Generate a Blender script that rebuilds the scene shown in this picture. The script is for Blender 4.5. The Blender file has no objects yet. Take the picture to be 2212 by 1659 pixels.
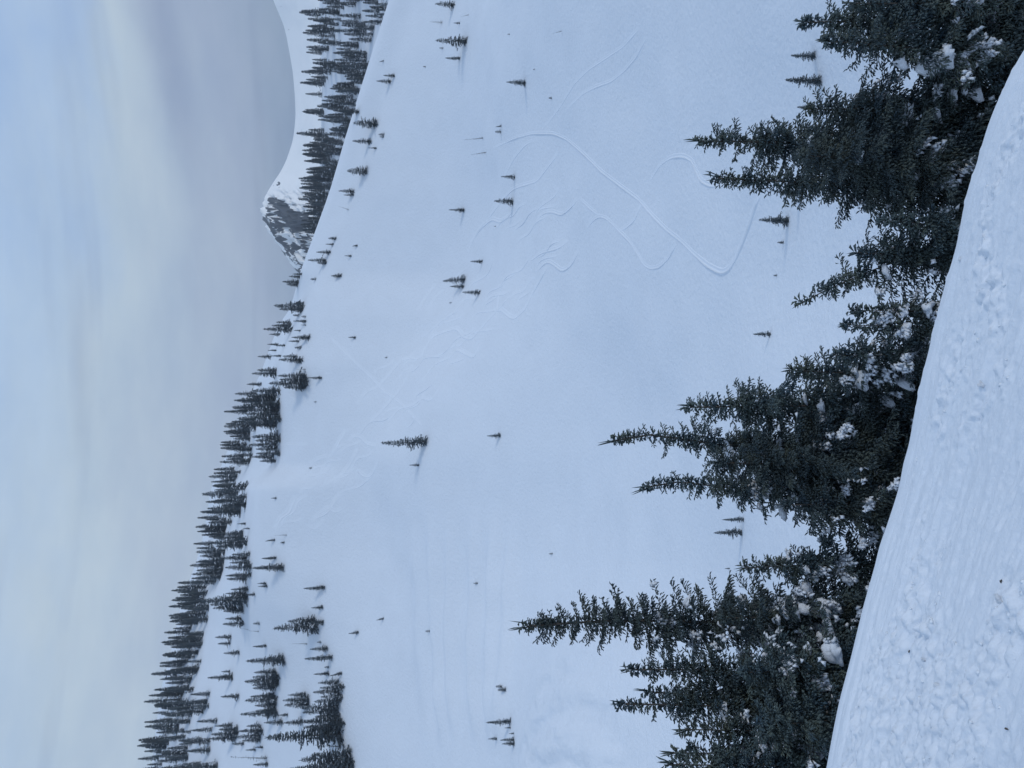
import bpy, math, random
import numpy as np
from mathutils import Vector, Matrix
from mathutils.bvhtree import BVHTree

scene = bpy.context.scene
COL = scene.collection

# ------------------------------------------------------------------ camera
# The photograph was stored sideways: world "up" is the picture's left.
# Pixel coordinates below are on a 2212 x 1659 copy of the photograph.
F = 1640.5
PITCH = math.radians(6.0)
cp, sp = math.cos(PITCH), math.sin(PITCH)
cam_data = bpy.data.cameras.new("camera")
cam_data.sensor_width = 36.0
cam_data.lens = 36.0 * F / 2212.0
cam_data.clip_start = 0.1
cam_data.clip_end = 20000.0
cam = bpy.data.objects.new("camera", cam_data)
COL.objects.link(cam)
fwd = Vector((0, cp, -sp)); upv = Vector((0, sp, cp)); rgt = Vector((1, 0, 0))
cx, cy, cz = -upv, rgt, -fwd
cam.matrix_world = Matrix(((cx.x, cy.x, cz.x, 0), (cx.y, cy.y, cz.y, 0), (cx.z, cy.z, cz.z, 0), (0, 0, 0, 1)))
scene.camera = cam

# ------------------------------------------------------------------ sky, sun, exposure
SUN_EL, SUN_AZ = math.radians(34.0), math.radians(112.0)      # azimuth to the right of the view direction (+Y)
world = bpy.data.worlds.new("World"); scene.world = world
world.use_nodes = True
nt = world.node_tree; nt.nodes.clear()
N = nt.nodes.new; LK = nt.links.new
out = N("ShaderNodeOutputWorld"); bg = N("ShaderNodeBackground")
sky = N("ShaderNodeTexSky"); sky.sky_type = 'NISHITA'; sky.sun_disc = False
sky.sun_elevation = SUN_EL; sky.sun_rotation = SUN_AZ; sky.altitude = 1500; sky.dust_density = 2.0
skym = N("ShaderNodeMixRGB"); skym.blend_type = 'MULTIPLY'; skym.inputs[0].default_value = 1
LK(sky.outputs[0], skym.inputs[1]); skym.inputs[2].default_value = (0.09, 0.09, 0.09, 1)
tc = N("ShaderNodeTexCoord"); sep = N("ShaderNodeSeparateXYZ"); LK(tc.outputs["Generated"], sep.inputs[0])
mp = N("ShaderNodeMapping"); LK(tc.outputs["Generated"], mp.inputs[0]); mp.inputs["Scale"].default_value = (1.0, 1.0, 3.0)
mp.inputs["Rotation"].default_value = (0.0, math.radians(6), 0)
n1 = N("ShaderNodeTexNoise"); LK(mp.outputs[0], n1.inputs[0]); n1.inputs["Scale"].default_value = 2.6
n1.inputs["Detail"].default_value = 5; n1.inputs["Roughness"].default_value = 0.55
# height in the sky, unsettled by the cloud noise, picks the cloud tone
ad = N("ShaderNodeMath"); ad.operation = 'MULTIPLY_ADD'; LK(n1.outputs[0], ad.inputs[0]); ad.inputs[1].default_value = 0.30; ad.inputs[2].default_value = -0.15
zz = N("ShaderNodeMath"); zz.operation = 'ADD'; LK(sep.outputs[2], zz.inputs[0]); LK(ad.outputs[0], zz.inputs[1])
ramp = N("ShaderNodeValToRGB"); LK(zz.outputs[0], ramp.inputs[0]); cr = ramp.color_ramp
stops = [(0.0, (0.30, 0.38, 0.50)), (0.15, (0.265, 0.352, 0.488)), (0.23, (0.335, 0.415, 0.560)), (0.30, (0.405, 0.500, 0.625)),
         (0.37, (0.455, 0.562, 0.672)), (0.47, (0.415, 0.555, 0.755)), (1.0, (0.44, 0.56, 0.74))]
cr.elements[0].position, cr.elements[0].color = stops[0][0], stops[0][1] + (1,)
cr.elements[1].position, cr.elements[1].color = stops[-1][0], stops[-1][1] + (1,)
for p_, c_ in stops[1:-1]:
    e = cr.elements.new(p_); e.color = c_ + (1,)
# thin grey cloud streaks
mp2 = N("ShaderNodeMapping"); LK(tc.outputs["Generated"], mp2.inputs[0]); mp2.inputs["Scale"].default_value = (1.3, 1.3, 16.0)
mp2.inputs["Rotation"].default_value = (0.0, math.radians(5), 0); mp2.inputs["Location"].default_value = (0.3, 0.0, 1.35)
n2 = N("ShaderNodeTexNoise"); LK(mp2.outputs[0], n2.inputs[0]); n2.inputs["Scale"].default_value = 1.0; n2.inputs["Detail"].default_value = 3
r2 = N("ShaderNodeValToRGB"); LK(n2.outputs[0], r2.inputs[0])
r2.color_ramp.elements[0].position = 0.56; r2.color_ramp.elements[0].color = (1, 1, 1, 1)
r2.color_ramp.elements[1].position = 0.72; r2.color_ramp.elements[1].color = (0.76, 0.77, 0.83, 1)
mul = N("ShaderNodeMixRGB"); mul.blend_type = 'MULTIPLY'; mul.inputs[0].default_value = 1.0
LK(ramp.outputs[0], mul.inputs[1]); LK(r2.outputs[0], mul.inputs[2])
def mth(op, a, b=None, c=None):
    m_ = N("ShaderNodeMath"); m_.operation = op
    for k_, v_ in enumerate((a, b, c)):
        if v_ is None: continue
        if isinstance(v_, (int, float)): m_.inputs[k_].default_value = v_
        else: LK(v_, m_.inputs[k_])
    return m_.outputs[0]
def sstep(v, a, b):
    m_ = N("ShaderNodeMapRange"); m_.interpolation_type = 'SMOOTHSTEP'; LK(v, m_.inputs[0]); m_.inputs[1].default_value = a; m_.inputs[2].default_value = b
    return m_.outputs[0]
wz = mth('ADD', sep.outputs[2], mth('MULTIPLY', mth('SUBTRACT', n1.outputs[0], 0.5), 0.05))
dz = mth('DIVIDE', mth('SUBTRACT', wz, mth('MULTIPLY_ADD', sep.outputs[0], 0.05, 0.275)), 0.022)
streak = mth('MULTIPLY', mth('EXPONENT', mth('MULTIPLY', mth('MULTIPLY', dz, dz), -1.0)), sstep(sep.outputs[0], 0.18, 0.36))
stc = N("ShaderNodeMixRGB"); stc.blend_type = 'MULTIPLY'; stc.inputs[2].default_value = (0.74, 0.75, 0.83, 1)
LK(streak, stc.inputs[0]); LK(mul.outputs[0], stc.inputs[1])
gap = mth('MULTIPLY', sstep(sep.outputs[0], 0.05, 0.45), sstep(zz.outputs[0], 0.36, 0.47))
blu = N("ShaderNodeMixRGB"); blu.inputs[2].default_value = (0.33, 0.475, 0.73, 1)
LK(mth('MULTIPLY', gap, 0.85), blu.inputs[0]); LK(stc.outputs[0], blu.inputs[1])
n3 = N("ShaderNodeTexNoise"); LK(mp.outputs[0], n3.inputs[0]); n3.inputs["Scale"].default_value = 4.5; n3.inputs["Detail"].default_value = 7; n3.inputs["Roughness"].default_value = 0.6
r3 = N("ShaderNodeValToRGB"); LK(n3.outputs[0], r3.inputs[0])
r3.color_ramp.elements[0].position = 0.33; r3.color_ramp.elements[0].color = (0.90, 0.93, 0.97, 1)
r3.color_ramp.elements[1].position = 0.67; r3.color_ramp.elements[1].color = (1.10, 1.075, 1.035, 1)
brk = N("ShaderNodeMixRGB"); brk.blend_type = 'MULTIPLY'; brk.inputs[0].default_value = 1.0
LK(blu.outputs[0], brk.inputs[1]); LK(r3.outputs[0], brk.inputs[2])
mul = brk
mixs = N("ShaderNodeMixRGB"); mixs.inputs[0].default_value = 0.93
LK(skym.outputs[0], mixs.inputs[1]); LK(mul.outputs[0], mixs.inputs[2])
LK(mixs.outputs[0], bg.inputs[0]); bg.inputs[1].default_value = 1.09
LK(bg.outputs[0], out.inputs[0])

sun_data = bpy.data.lights.new("sun", 'SUN'); sun_data.energy = 0.95; sun_data.angle = math.radians(10); sun_data.color = (1.0, 0.95, 0.86)
sun = bpy.data.objects.new("sun", sun_data); COL.objects.link(sun)
sd = Vector((math.sin(SUN_AZ) * math.cos(SUN_EL), math.cos(SUN_AZ) * math.cos(SUN_EL), math.sin(SUN_EL)))
sun.rotation_euler = sd.to_track_quat('Z', 'Y').to_euler()
sun.location = sd * 50

scene.view_settings.view_transform = 'Standard'
scene.view_settings.look = 'None'
scene.view_settings.exposure = 0.0
scene.view_settings.gamma = 1.0
scene.render.engine = 'CYCLES'
scene.cycles.use_denoising = True
scene.cycles.max_bounces = 6
scene.cycles.diffuse_bounces = 4
scene.cycles.volume_bounces = 0

# ------------------------------------------------------------------ helpers
def direction(x, y):
    """pixel (2212 scale) -> ray; works on arrays"""
    u = (829.5 - y) / F; v = (1106.0 - x) / F
    return u, cp + v * sp, -sp + v * cp

def az_tan(x, y):
    X, Y, Z = direction(np.asarray(x, float), np.asarray(y, float))
    return np.arctan2(X, Y), Z / np.hypot(X, Y)

def hash2(i, j, seed):
    h = (i.astype(np.int64) * 374761393 + j.astype(np.int64) * 668265263 + seed * 974634777) & 0xFFFFFFFF
    h = ((h ^ (h >> 13)) * 1274126177) & 0xFFFFFFFF
    return ((h ^ (h >> 16)) & 0xFFFF) / 65535.0

def vnoise(x, y, seed=0):
    i = np.floor(x).astype(np.int64); j = np.floor(y).astype(np.int64)
    fx, fy = x - i, y - j
    fx = fx * fx * fx * (fx * (fx * 6 - 15) + 10); fy = fy * fy * fy * (fy * (fy * 6 - 15) + 10)
    a, b = hash2(i, j, seed), hash2(i + 1, j, seed)
    c, d = hash2(i, j + 1, seed), hash2(i + 1, j + 1, seed)
    return (a + (b - a) * fx) * (1 - fy) + (c + (d - c) * fx) * fy - 0.5

def fbm(x, y, octv=4, seed=0, gain=0.5):
    s = np.zeros_like(x); a = 1.0
    for o in range(octv):
        s += a * vnoise(x * 2 ** o + 17.3 * o, y * 2 ** o - 9.1 * o, seed + o); a *= gain
    return s

def pchip(xk, yk, xq):
    """monotone cubic; yk may have trailing dims"""
    xk = np.asarray(xk, float); yk = np.asarray(yk, float)
    sh = (-1,) + (1,) * (yk.ndim - 1)
    h = np.diff(xk).reshape(sh); d = np.diff(yk, axis=0) / h
    m = np.zeros_like(yk)
    w1 = 2 * h[1:] + h[:-1]; w2 = h[1:] + 2 * h[:-1]
    with np.errstate(divide='ignore', invalid='ignore'):
        hm = (w1 + w2) / (w1 / d[:-1] + w2 / d[1:])
    m[1:-1] = np.where(d[:-1] * d[1:] > 0, hm, 0.0)
    m[0], m[-1] = d[0], d[-1]
    i = np.clip(np.searchsorted(xk, xq) - 1, 0, len(xk) - 2)
    hh = (xk[i + 1] - xk[i]); t = ((xq - xk[i]) / hh)
    shq = (-1,) + (1,) * (yk.ndim - 1); t = t.reshape(shq); hh = hh.reshape(shq)
    return ((1 + 2 * t) * (1 - t) ** 2 * yk[i] + t * (1 - t) ** 2 * hh * m[i]
            + t * t * (3 - 2 * t) * yk[i + 1] + t * t * (t - 1) * hh * m[i + 1])

def smooth(a, b, x):
    t = np.clip((x - a) / (b - a), 0, 1); return t * t * (3 - 2 * t)

def mesh_np(name, verts, faces, shade=True):
    me = bpy.data.meshes.new(name)
    verts = np.ascontiguousarray(verts, np.float32); faces = np.ascontiguousarray(faces, np.int32)
    n, k = faces.shape
    me.vertices.add(len(verts)); me.vertices.foreach_set("co", verts.ravel())
    me.loops.add(n * k); me.loops.foreach_set("vertex_index", faces.ravel())
    me.polygons.add(n)
    me.polygons.foreach_set("loop_start", np.arange(0, n * k, k, dtype=np.int32))
    if shade: me.polygons.foreach_set("use_smooth", np.ones(n, bool))
    me.update(calc_edges=True)
    return me

def grid_faces(nr, nc):
    i = np.arange(nr - 1)[:, None] * nc + np.arange(nc - 1)[None, :]
    return np.stack([i, i + 1, i + nc + 1, i + nc], -1).reshape(-1, 4)

def add_obj(name, me, mat=None, parent=None):
    o = bpy.data.objects.new(name, me)
    COL.objects.link(o)
    if mat is not None and me is not None and not me.materials: me.materials.append(mat)
    if parent is not None: o.parent = parent
    return o

def tag(o, label=None, cat=None, group=None, kind=None):
    if label: o["label"] = label
    if cat: o["category"] = cat
    if group: o["group"] = group
    if kind: o["kind"] = kind
    return o

# ------------------------------------------------------------------ materials
def mat_snow(name, bump_scale, bump_dist, col=(0.70, 0.765, 0.85), sss=0.0, strength=0.5, stretch=None):
    m = bpy.data.materials.new(name); m.use_nodes = True
    t = m.node_tree; b = t.nodes["Principled BSDF"]
    b.inputs["Roughness"].default_value = 0.62
    b.inputs["Specular IOR Level"].default_value = 0.25
    co = t.nodes.new("ShaderNodeTexCoord")
    mpn = t.nodes.new("ShaderNodeMapping"); t.links.new(co.outputs["Object"], mpn.inputs[0])
    if stretch: mpn.inputs["Rotation"].default_value = (0, 0, stretch[0]); mpn.inputs["Scale"].default_value = stretch[1]
    n = t.nodes.new("ShaderNodeTexNoise"); n.inputs["Scale"].default_value = bump_scale; n.inputs["Detail"].default_value = 6
    n.inputs["Roughness"].default_value = 0.6
    t.links.new(mpn.outputs[0], n.inputs[0])
    n2 = t.nodes.new("ShaderNodeTexNoise"); n2.inputs["Scale"].default_value = bump_scale * 0.13; n2.inputs["Detail"].default_value = 3
    t.links.new(co.outputs["Object"], n2.inputs[0])
    r = t.nodes.new("ShaderNodeMixRGB"); r.inputs[1].default_value = (*[c * 0.965 for c in col], 1); r.inputs[2].default_value = (*[min(1, c * 1.03) for c in col], 1)
    t.links.new(n2.outputs[0], r.inputs[0]); t.links.new(r.outputs[0], b.inputs["Base Color"])
    bp = t.nodes.new("ShaderNodeBump"); bp.inputs["Strength"].default_value = strength; bp.inputs["Distance"].default_value = bump_dist
    t.links.new(n.outputs[0], bp.inputs["Height"]); t.links.new(bp.outputs[0], b.inputs["Normal"])
    return m

M_NEAR = mat_snow("near_snow", 48.0, 0.012, col=(0.70, 0.762, 0.845), strength=0.6)
M_BOWL = mat_snow("bowl_snow", 1.6, 0.25, strength=0.7)
M_TRACK = mat_snow("track_snow", 4.0, 0.06, col=(0.718, 0.783, 0.868), strength=0.4)
M_CLUMP = mat_snow("clump_snow", 16.0, 0.03, col=(0.72, 0.775, 0.85), strength=0.5)

def mat_needles(name, c1, c2, scale):
    m = bpy.data.materials.new(name); m.use_nodes = True
    t = m.node_tree; b = t.nodes["Principled BSDF"]
    b.inputs["Roughness"].default_value = 0.6; b.inputs["Specular IOR Level"].default_value = 0.35
    co = t.nodes.new("ShaderNodeTexCoord"); inf = t.nodes.new("ShaderNodeObjectInfo")
    n = t.nodes.new("ShaderNodeTexNoise"); n.inputs["Scale"].default_value = scale; n.inputs["Detail"].default_value = 4
    t.links.new(co.outputs["Object"], n.inputs[0])
    rp = t.nodes.new("ShaderNodeValToRGB"); t.links.new(n.outputs[0], rp.inputs[0])
    rp.color_ramp.elements[0].position = 0.3; rp.color_ramp.elements[0].color = (*c1, 1)
    rp.color_ramp.elements[1].position = 0.7; rp.color_ramp.elements[1].color = (*c2, 1)
    hs = t.nodes.new("ShaderNodeHueSaturation"); t.links.new(rp.outputs[0], hs.inputs["Color"])
    ma = t.nodes.new("ShaderNodeMath"); ma.operation = 'MULTIPLY_ADD'; ma.inputs[1].default_value = 0.5; ma.inputs[2].default_value = 0.75
    t.links.new(inf.outputs["Random"], ma.inputs[0]); t.links.new(ma.outputs[0], hs.inputs["Value"])
    t.links.new(hs.outputs[0], b.inputs["Base Color"])
    return m

M_NEEDLE = mat_needles("near_needles", (0.030, 0.060, 0.086), (0.080, 0.102, 0.086), 2.2)
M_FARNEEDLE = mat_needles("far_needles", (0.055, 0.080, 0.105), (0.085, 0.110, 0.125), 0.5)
M_PALE = mat_needles("pale_twigs", (0.10, 0.11, 0.105), (0.15, 0.155, 0.14), 0.5)

def mat_bark():
    m = bpy.data.materials.new("bark"); m.use_nodes = True
    t = m.node_tree; b = t.nodes["Principled BSDF"]; b.inputs["Roughness"].default_value = 0.85
    co = t.nodes.new("ShaderNodeTexCoord"); n = t.nodes.new("ShaderNodeTexNoise"); n.inputs["Scale"].default_value = 9
    t.links.new(co.outputs["Object"], n.inputs[0])
    rp = t.nodes.new("ShaderNodeValToRGB"); t.links.new(n.outputs[0], rp.inputs[0])
    rp.color_ramp.elements[0].color = (0.04, 0.035, 0.032, 1); rp.color_ramp.elements[1].color = (0.13, 0.115, 0.10, 1)
    t.links.new(rp.outputs[0], b.inputs["Base Color"]); return m
M_BARK = mat_bark()

# ------------------------------------------------------------------ terrain: the bowl
# columns: picture row y, then (x, horizontal distance r in metres) from the valley up to the rim, the ridge and behind it
RIDGE = [(-500, 1000), (-300, 935), (0, 840), (100, 808), (200, 776), (300, 745), (400, 716), (439, 703), (581, 651), (659, 629), (731, 597), (769, 582),
         (829, 561), (934, 544), (979, 539), (1030, 519), (1056, 506), (1125, 496), (1178, 482), (1232, 474), (1289, 452), (1354, 446), (1430, 432), (1504, 415), (1600, 404), (1659, 398), (1950, 370), (2200, 350)]
RIM = [(-500, 1060), (0, 905), (100, 872), (200, 838), (300, 806), (439, 757), (513, 728), (570, 705), (665, 665), (729, 640), (796, 612), (852, 607), (901, 608), (988, 608),
       (1030, 575), (1056, 545), (1130, 540), (1205, 541), (1302, 560), (1370, 590), (1430, 612), (1480, 625), (1560, 640), (1659, 660), (1950, 690), (2200, 700)]
rx = np.array(RIDGE, float); rm = np.array(RIM, float)
COLY = np.array([-520, -300, 0, 150, 300, 439, 581, 700, 800, 900, 1000, 1060, 1130, 1205, 1300, 1400, 1480, 1560, 1659, 1850, 2180], float)
ctrl_x, ctrl_r = [], []
for yc in COLY:
    a = np.interp(yc, rx[:, 0], rx[:, 1]); b = np.interp(yc, rm[:, 0], rm[:, 1])
    s = float(smooth(500, 1000, np.float64(yc)))               # 0 right side of the valley, 1 left side
    s2 = float(smooth(1150, 1500, np.float64(yc)))
    low = 2210 - 60 * s
    rr = 246 + 20 * s - 6 * s2
    base = b if yc < 1250 else b + 0.0
    foot = max(base + 120, 820 + (1 - s) * 200)
    k = [(low, 20), (1985 - 70 * s, 34), (1760 - 50 * s, 52), (1500 - 50 * s2, 82), (1260 - 40 * s2, 122), (foot + (1260 - foot) * 0.42, 158), (foot, 196 - 4 * s2), (base, 232 - 4 * s)]
    if yc < 640:
        k += [(a, rr), (a + 45, rr + 40), (a + 170, rr + 110), (a + 420, rr + 260)]
    else:
        top = a - (6 + 44 * smooth(800, 1000, np.float64(yc)) + 20 * s2)   # wooded crest climbs on a little
        k += [(a, rr + 30), (top, rr + 75), (top + 60, rr + 120), (top + 300, rr + 260)]
    ctrl_x.append([q[0] for q in k]); ctrl_r.append([q[1] for q in k])
ctrl_x = np.array(ctrl_x); ctrl_r = np.array(ctrl_r)
NC = 540
yq = np.linspace(-500, 2170, NC)
CX = pchip(COLY, ctrl_x, yq); CR = pchip(COLY, ctrl_r, yq)      # NC x K
CX[:, 8] = np.interp(yq, rx[:, 0], rx[:, 1])
seg_rows = [20, 34, 46, 50, 46, 40, 44, 46, 30, 14, 6]
tq = np.concatenate([np.linspace(i, i + 1, n, endpoint=False) for i, n in enumerate(seg_rows)] + [[len(seg_rows)]])
kk = np.arange(CX.shape[1])
PXX = pchip(kk, CX.T, tq); PRR = pchip(kk, CR.T, tq)            # rows x NC
YY = np.broadcast_to(yq[None, :], PXX.shape)
dX, dY, dZ = direction(PXX, YY); hr = np.hypot(dX, dY)
GX, GY, GZ = dX / hr * PRR, dY / hr * PRR, dZ / hr * PRR
vis = smooth(0.5, 2.0, np.broadcast_to(tq[:, None], PXX.shape)) * (1 - smooth(7.0, 7.8, np.broadcast_to(tq[:, None], PXX.shape)))
GZ = GZ + vis * (fbm(GX / 85, GY / 85, 2, 4) * 5.0 + fbm(GX / 34, GY / 34, 3, 3) * 2.2 + fbm(GX / 9, GY / 9, 3, 9) * 0.16)
# wind-packed ridges running across the left part of the bowl
wleft = smooth(1080, 1250, YY) * (1 - smooth(1480, 1640, YY))
for xc, w_, amp in ((965, 9, 0.55), (995, 7, 0.4), (1040, 8, 0.35), (1085, 11, 0.5), (1112, 8, 0.35), (925, 14, 0.25)):
    wob = 3 * np.sin(YY / 160.0 + xc) + 2 * fbm(YY / 120.0, PXX * 0 + xc, 2, 5)
    GZ = GZ + 4.0 * amp * wleft * np.exp(-((PXX - xc - wob) / (1.3 * w_)) ** 2) * (0.8 + 0.4 * (vnoise(YY / 90.0, PXX * 0 + xc, 31) + 0.5))
# swelling, wind-scoured hump low on the left
hump = np.exp(-(((PXX - 1300) / 130) ** 2 + ((YY - 1700) / 330) ** 2))
GZ = GZ + 8.0 * hump + hump * 0.5 * np.sin(np.hypot((PXX - 1330) / 1.0, (YY - 1700) / 1.6) / 9 + 4 * fbm(PXX / 60, YY / 60, 2, 8)) * smooth(0.2, 0.6, hump) \
    + hump * 0.55 * fbm(GX / 1.7, GY / 0.8, 3, 12)
bowl_v = np.stack([GX, GY, GZ], -1).reshape(-1, 3); bowl_f = grid_faces(*PXX.shape)
bowl = add_obj("snow_bowl", mesh_np("snow_bowl", bowl_v, bowl_f), M_BOWL); tag(bowl, kind="structure")
bowl_bvh = BVHTree.FromPolygons(bowl_v.tolist(), bowl_f.tolist())

# ------------------------------------------------------------------ terrain: near piste and its lip
LIP = np.array([(1690, 2200), (1725, 2000), (1785, 1659), (1812, 1520), (1838, 1420), (1865, 1310), (1890, 1220), (1900, 1180), (1918, 1128), (1942, 1050), (1952, 1000), (1963, 960),
                (1974, 900), (1990, 820), (2008, 750), (2040, 620), (2068, 520), (2088, 420), (2110, 352), (2134, 272), (2168, 190), (2210, 112), (2275, 0), (2425, -300), (2520, -520)], float)
la, lt = az_tan(LIP[:, 0], LIP[:, 1])
NCN = 580
az = np.linspace(la[0], la[-1], NCN)
tanL = pchip(la, lt, az)
rL = np.interp(az, [-0.7, -0.48, 0, 0.42, 0.7], [9.3, 8.2, 6.9, 6.2, 5.8])
rows = np.concatenate([np.linspace(0.02, 0.36, 12, endpoint=False), np.linspace(0.36, 1.06, 360, endpoint=False), 1.06 + 3.4 * np.linspace(0, 1, 40) ** 1.5])
RR = rows[:, None] * rL[None, :]
AZ = np.broadcast_to(az[None, :], RR.shape)
z0 = -1.62
_k = np.exp(-(np.arange(-90, 91) / 38.0) ** 2); _k /= _k.sum()
tanS = np.convolve(np.pad(tanL, 90, mode='reflect', reflect_type='odd'), _k, mode='valid')
zLip = tanL * rL; zL = tanS * rL
inner = (zL - z0) / rL
wd = 0.05
DROP = 1.04
NZ = z0 + inner[None, :] * RR - (DROP + inner[None, :]) * wd * np.log1p(np.exp(np.clip((RR - rL[None, :]) / wd, -40, 40)))
NZ = np.where(RR - rL[None, :] > 40 * wd, z0 + inner[None, :] * RR - (DROP + inner[None, :]) * (RR - rL[None, :]), NZ)
NX, NY = RR * np.sin(AZ), RR * np.cos(AZ)
NZ = NZ + (zLip - zL)[None, :] * smooth(0.86, 0.995, RR / rL[None, :])
# long wind/ski grooves run along the lip
e1 = np.array([math.sin(az[-52]) * rL[-52] - math.sin(az[52]) * rL[52], math.cos(az[-52]) * rL[-52] - math.cos(az[52]) * rL[52]]); e1 /= np.hypot(*e1)
S = NX * e1[0] + NY * e1[1]; T = -NX * e1[1] + NY * e1[0]
Tw = T + 0.10 * fbm(S / 1.6, T / 1.6, 2, 41)
DL = rL[None, :] - RR                                    # distance back from the lip
DLw = DL + 0.05 * fbm(S / 1.3, DL / 1.5, 2, 43)
inl = smooth(0.06, 0.5, DL)
disp = inl * (0.075 * fbm(S / 3.2, DLw / 0.55, 3, 21) + 0.020 * fbm(S / 0.9, DLw / 0.10, 3, 23))
mask = smooth(-0.10, 0.28, fbm(S / 1.1, T / 0.8, 3, 29)) * smooth(0.45, 1.1, DL)
rough = fbm(S / 0.085, T / 0.06, 3, 27)
disp += mask * 0.05 * rough + smooth(0.1, 0.6, DL) * (0.010 * fbm(S / 0.07, T / 0.05, 3, 33) + 0.016 * fbm(S / 0.35, DLw / 0.05, 2, 35))
for t0, w_, d_ in ((0.30, 0.035, -0.014), (0.42, 0.025, 0.012), (0.58, 0.03, -0.018), (0.64, 0.02, 0.014), (0.95, 0.05, -0.03), (1.06, 0.03, 0.022), (1.45, 0.06, -0.03), (1.55, 0.03, 0.02), (2.1, 0.07, -0.03)):
    disp += d_ * np.exp(-((DLw - t0) / w_) ** 2) * (0.3 + 1.2 * (vnoise(S / 1.1 + t0 * 9, T * 0, 77) + 0.5))
# broken crumbs of crust
cr_h = np.maximum(0, vnoise(S / 0.11, T / 0.085, 51) - 0.25) + np.maximum(0, vnoise(S / 0.06, T / 0.05, 52) - 0.30) * 0.7
disp += 0.17 * cr_h * (0.2 + 0.8 * mask) * smooth(0.3, 0.7, DL)
NZ = NZ + disp * (1 - smooth(1.05, 1.2, RR / rL[None, :])) + smooth(1.1, 1.6, RR / rL[None, :]) * 0.4 * fbm(NX / 2.5, NY / 2.5, 3, 61)
_k2 = np.exp(-(np.arange(-14, 15) / 6.0) ** 2); _k2 /= _k2.sum()
for _ in range(3):
    rat = np.where((RR / rL[None, :] > 0.6) & (RR / rL[None, :] < 1.3), NZ / RR, -9).max(0)
    err = np.convolve(np.pad(tanL - rat, 14, mode='edge'), _k2, mode='valid')
    NZ = NZ + (err * rL)[None, :] * smooth(0.45, 0.97, RR / rL[None, :])
NZ = NZ + 0.012 * smooth(-0.05, 0.03, RR / rL[None, :] - 1.0) * 0 + 0.02 * np.maximum(0, fbm(S / 0.10, T / 0.3, 3, 66)) * np.exp(-((RR / rL[None, :] - 0.995) / 0.012) ** 2) * smooth(-0.2, 0.1, AZ)
near_v = np.stack([NX, NY, NZ], -1).reshape(-1, 3); near_f = grid_faces(*RR.shape)[:, ::-1]
near = add_obj("snow_slope", mesh_np("snow_slope", near_v, near_f), M_NEAR); tag(near, kind="structure")

def near_ground(a, r):
    rl = np.interp(a, az, rL); zl = np.interp(a, az, zL)
    i_ = (zl - z0) / rl
    return z0 + i_ * r if r < rl else zl - DROP * (r - rl)

# ------------------------------------------------------------------ terrain: wooded hillside and far mountain
def sheet(name, cols_y, ctrl, yq_, rows_, mat, dispf=None, kind="structure"):
    ctrl = np.array(ctrl, float)
    C = pchip(np.array(cols_y, float), ctrl, yq_)
    k = np.arange(ctrl.shape[1])
    t_ = np.concatenate([np.linspace(i, i + 1, n, endpoint=False) for i, n in enumerate(rows_)] + [[len(rows_)]])
    P = pchip(k, C.transpose(1, 0, 2), t_)
    px_, pr_ = P[..., 0], P[..., 1]
    yy = np.broadcast_to(yq_[None, :], px_.shape)
    X, Y, Z = direction(px_, yy); h = np.hypot(X, Y)
    gx, gy, gz = X / h * pr_, Y / h * pr_, Z / h * pr_
    if dispf is not None: gx, gy, gz = dispf(gx, gy, gz, px_, yy)
    v = np.stack([gx, gy, gz], -1).reshape(-1, 3); f = grid_faces(*px_.shape)
    o = add_obj(name, mesh_np(name, v, f), mat); tag(o, kind=kind)
    return o, v, f, px_, yy

hill_cols = [-520, -200, 0, 150, 300, 440, 560, 700]
hill_ctrl = []
for yc in hill_cols:
    top = np.interp(yc, [-520, -200, 0, 440, 560, 700], [690, 690, 692, 692, 688, 720])
    hill_ctrl.append([(1060, 330), (930, 365), (850, 400), (770, 455), (top + 14, 520), (top, 560), (top + 40, 640), (1000, 900)])
hill, hill_v, hill_f, _, _ = sheet("forested_hillside", hill_cols, hill_ctrl, np.linspace(-500, 690, 180), [6, 14, 20, 20, 10, 8, 6], M_BOWL,
    lambda x, y, z, a, b: (x, y, z + 3.0 * fbm(x / 40, y / 40, 3, 71)))
hill_bvh = BVHTree.FromPolygons(hill_v.tolist(), hill_f.tolist())

SIL = np.array([(-520, 545), (-200, 560), (0, 590), (30, 602), (60, 614), (110, 625), (170, 634), (240, 638), (290, 634), (340, 620), (370, 606), (395, 590), (420, 575), (445, 565), (455, 562),
                (480, 569), (500, 580), (530, 602), (560, 622), (585, 641), (640, 690), (760, 780)], float)
mt_cols = SIL[:, 0]
mt_ctrl = []
for yc, sx in SIL:
    mt_ctrl.append([(960, 900), (820, 1150), (720 + max(0, sx - 640) * 0.7, 1420), (sx + (720 + max(0, sx - 640) * 0.7 - sx) * 0.45, 1660), (sx, 1900), (sx + 40, 2150), (sx + 260, 2900)])
def mount_disp(x, y, z, a, b):
    rock = smooth(400, 450, b) * (1 - smooth(660, 720, b))
    al = (a - 565) + 1.15 * (b - 455); ac = (a - 565) - 0.9 * (b - 455)
    rid = 1 - np.abs(fbm(ac / 9, al / 42, 4, 81)) * 4
    d = rock * 22 * (rid - 0.5) + 8 * fbm(x / 120, y / 120, 4, 85)
    d *= smooth(0, 25, a - np.interp(b, SIL[:, 0], SIL[:, 1])) * 0.85 + 0.15
    return x, y, z + d
M_MOUNT = bpy.data.materials.new("mountain_rock_and_snow"); M_MOUNT.use_nodes = True
t = M_MOUNT.node_tree; b = t.nodes["Principled BSDF"]; b.inputs["Roughness"].default_value = 0.8
at = t.nodes.new("ShaderNodeAttribute"); at.attribute_name = "rock"
co = t.nodes.new("ShaderNodeTexCoord")
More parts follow.
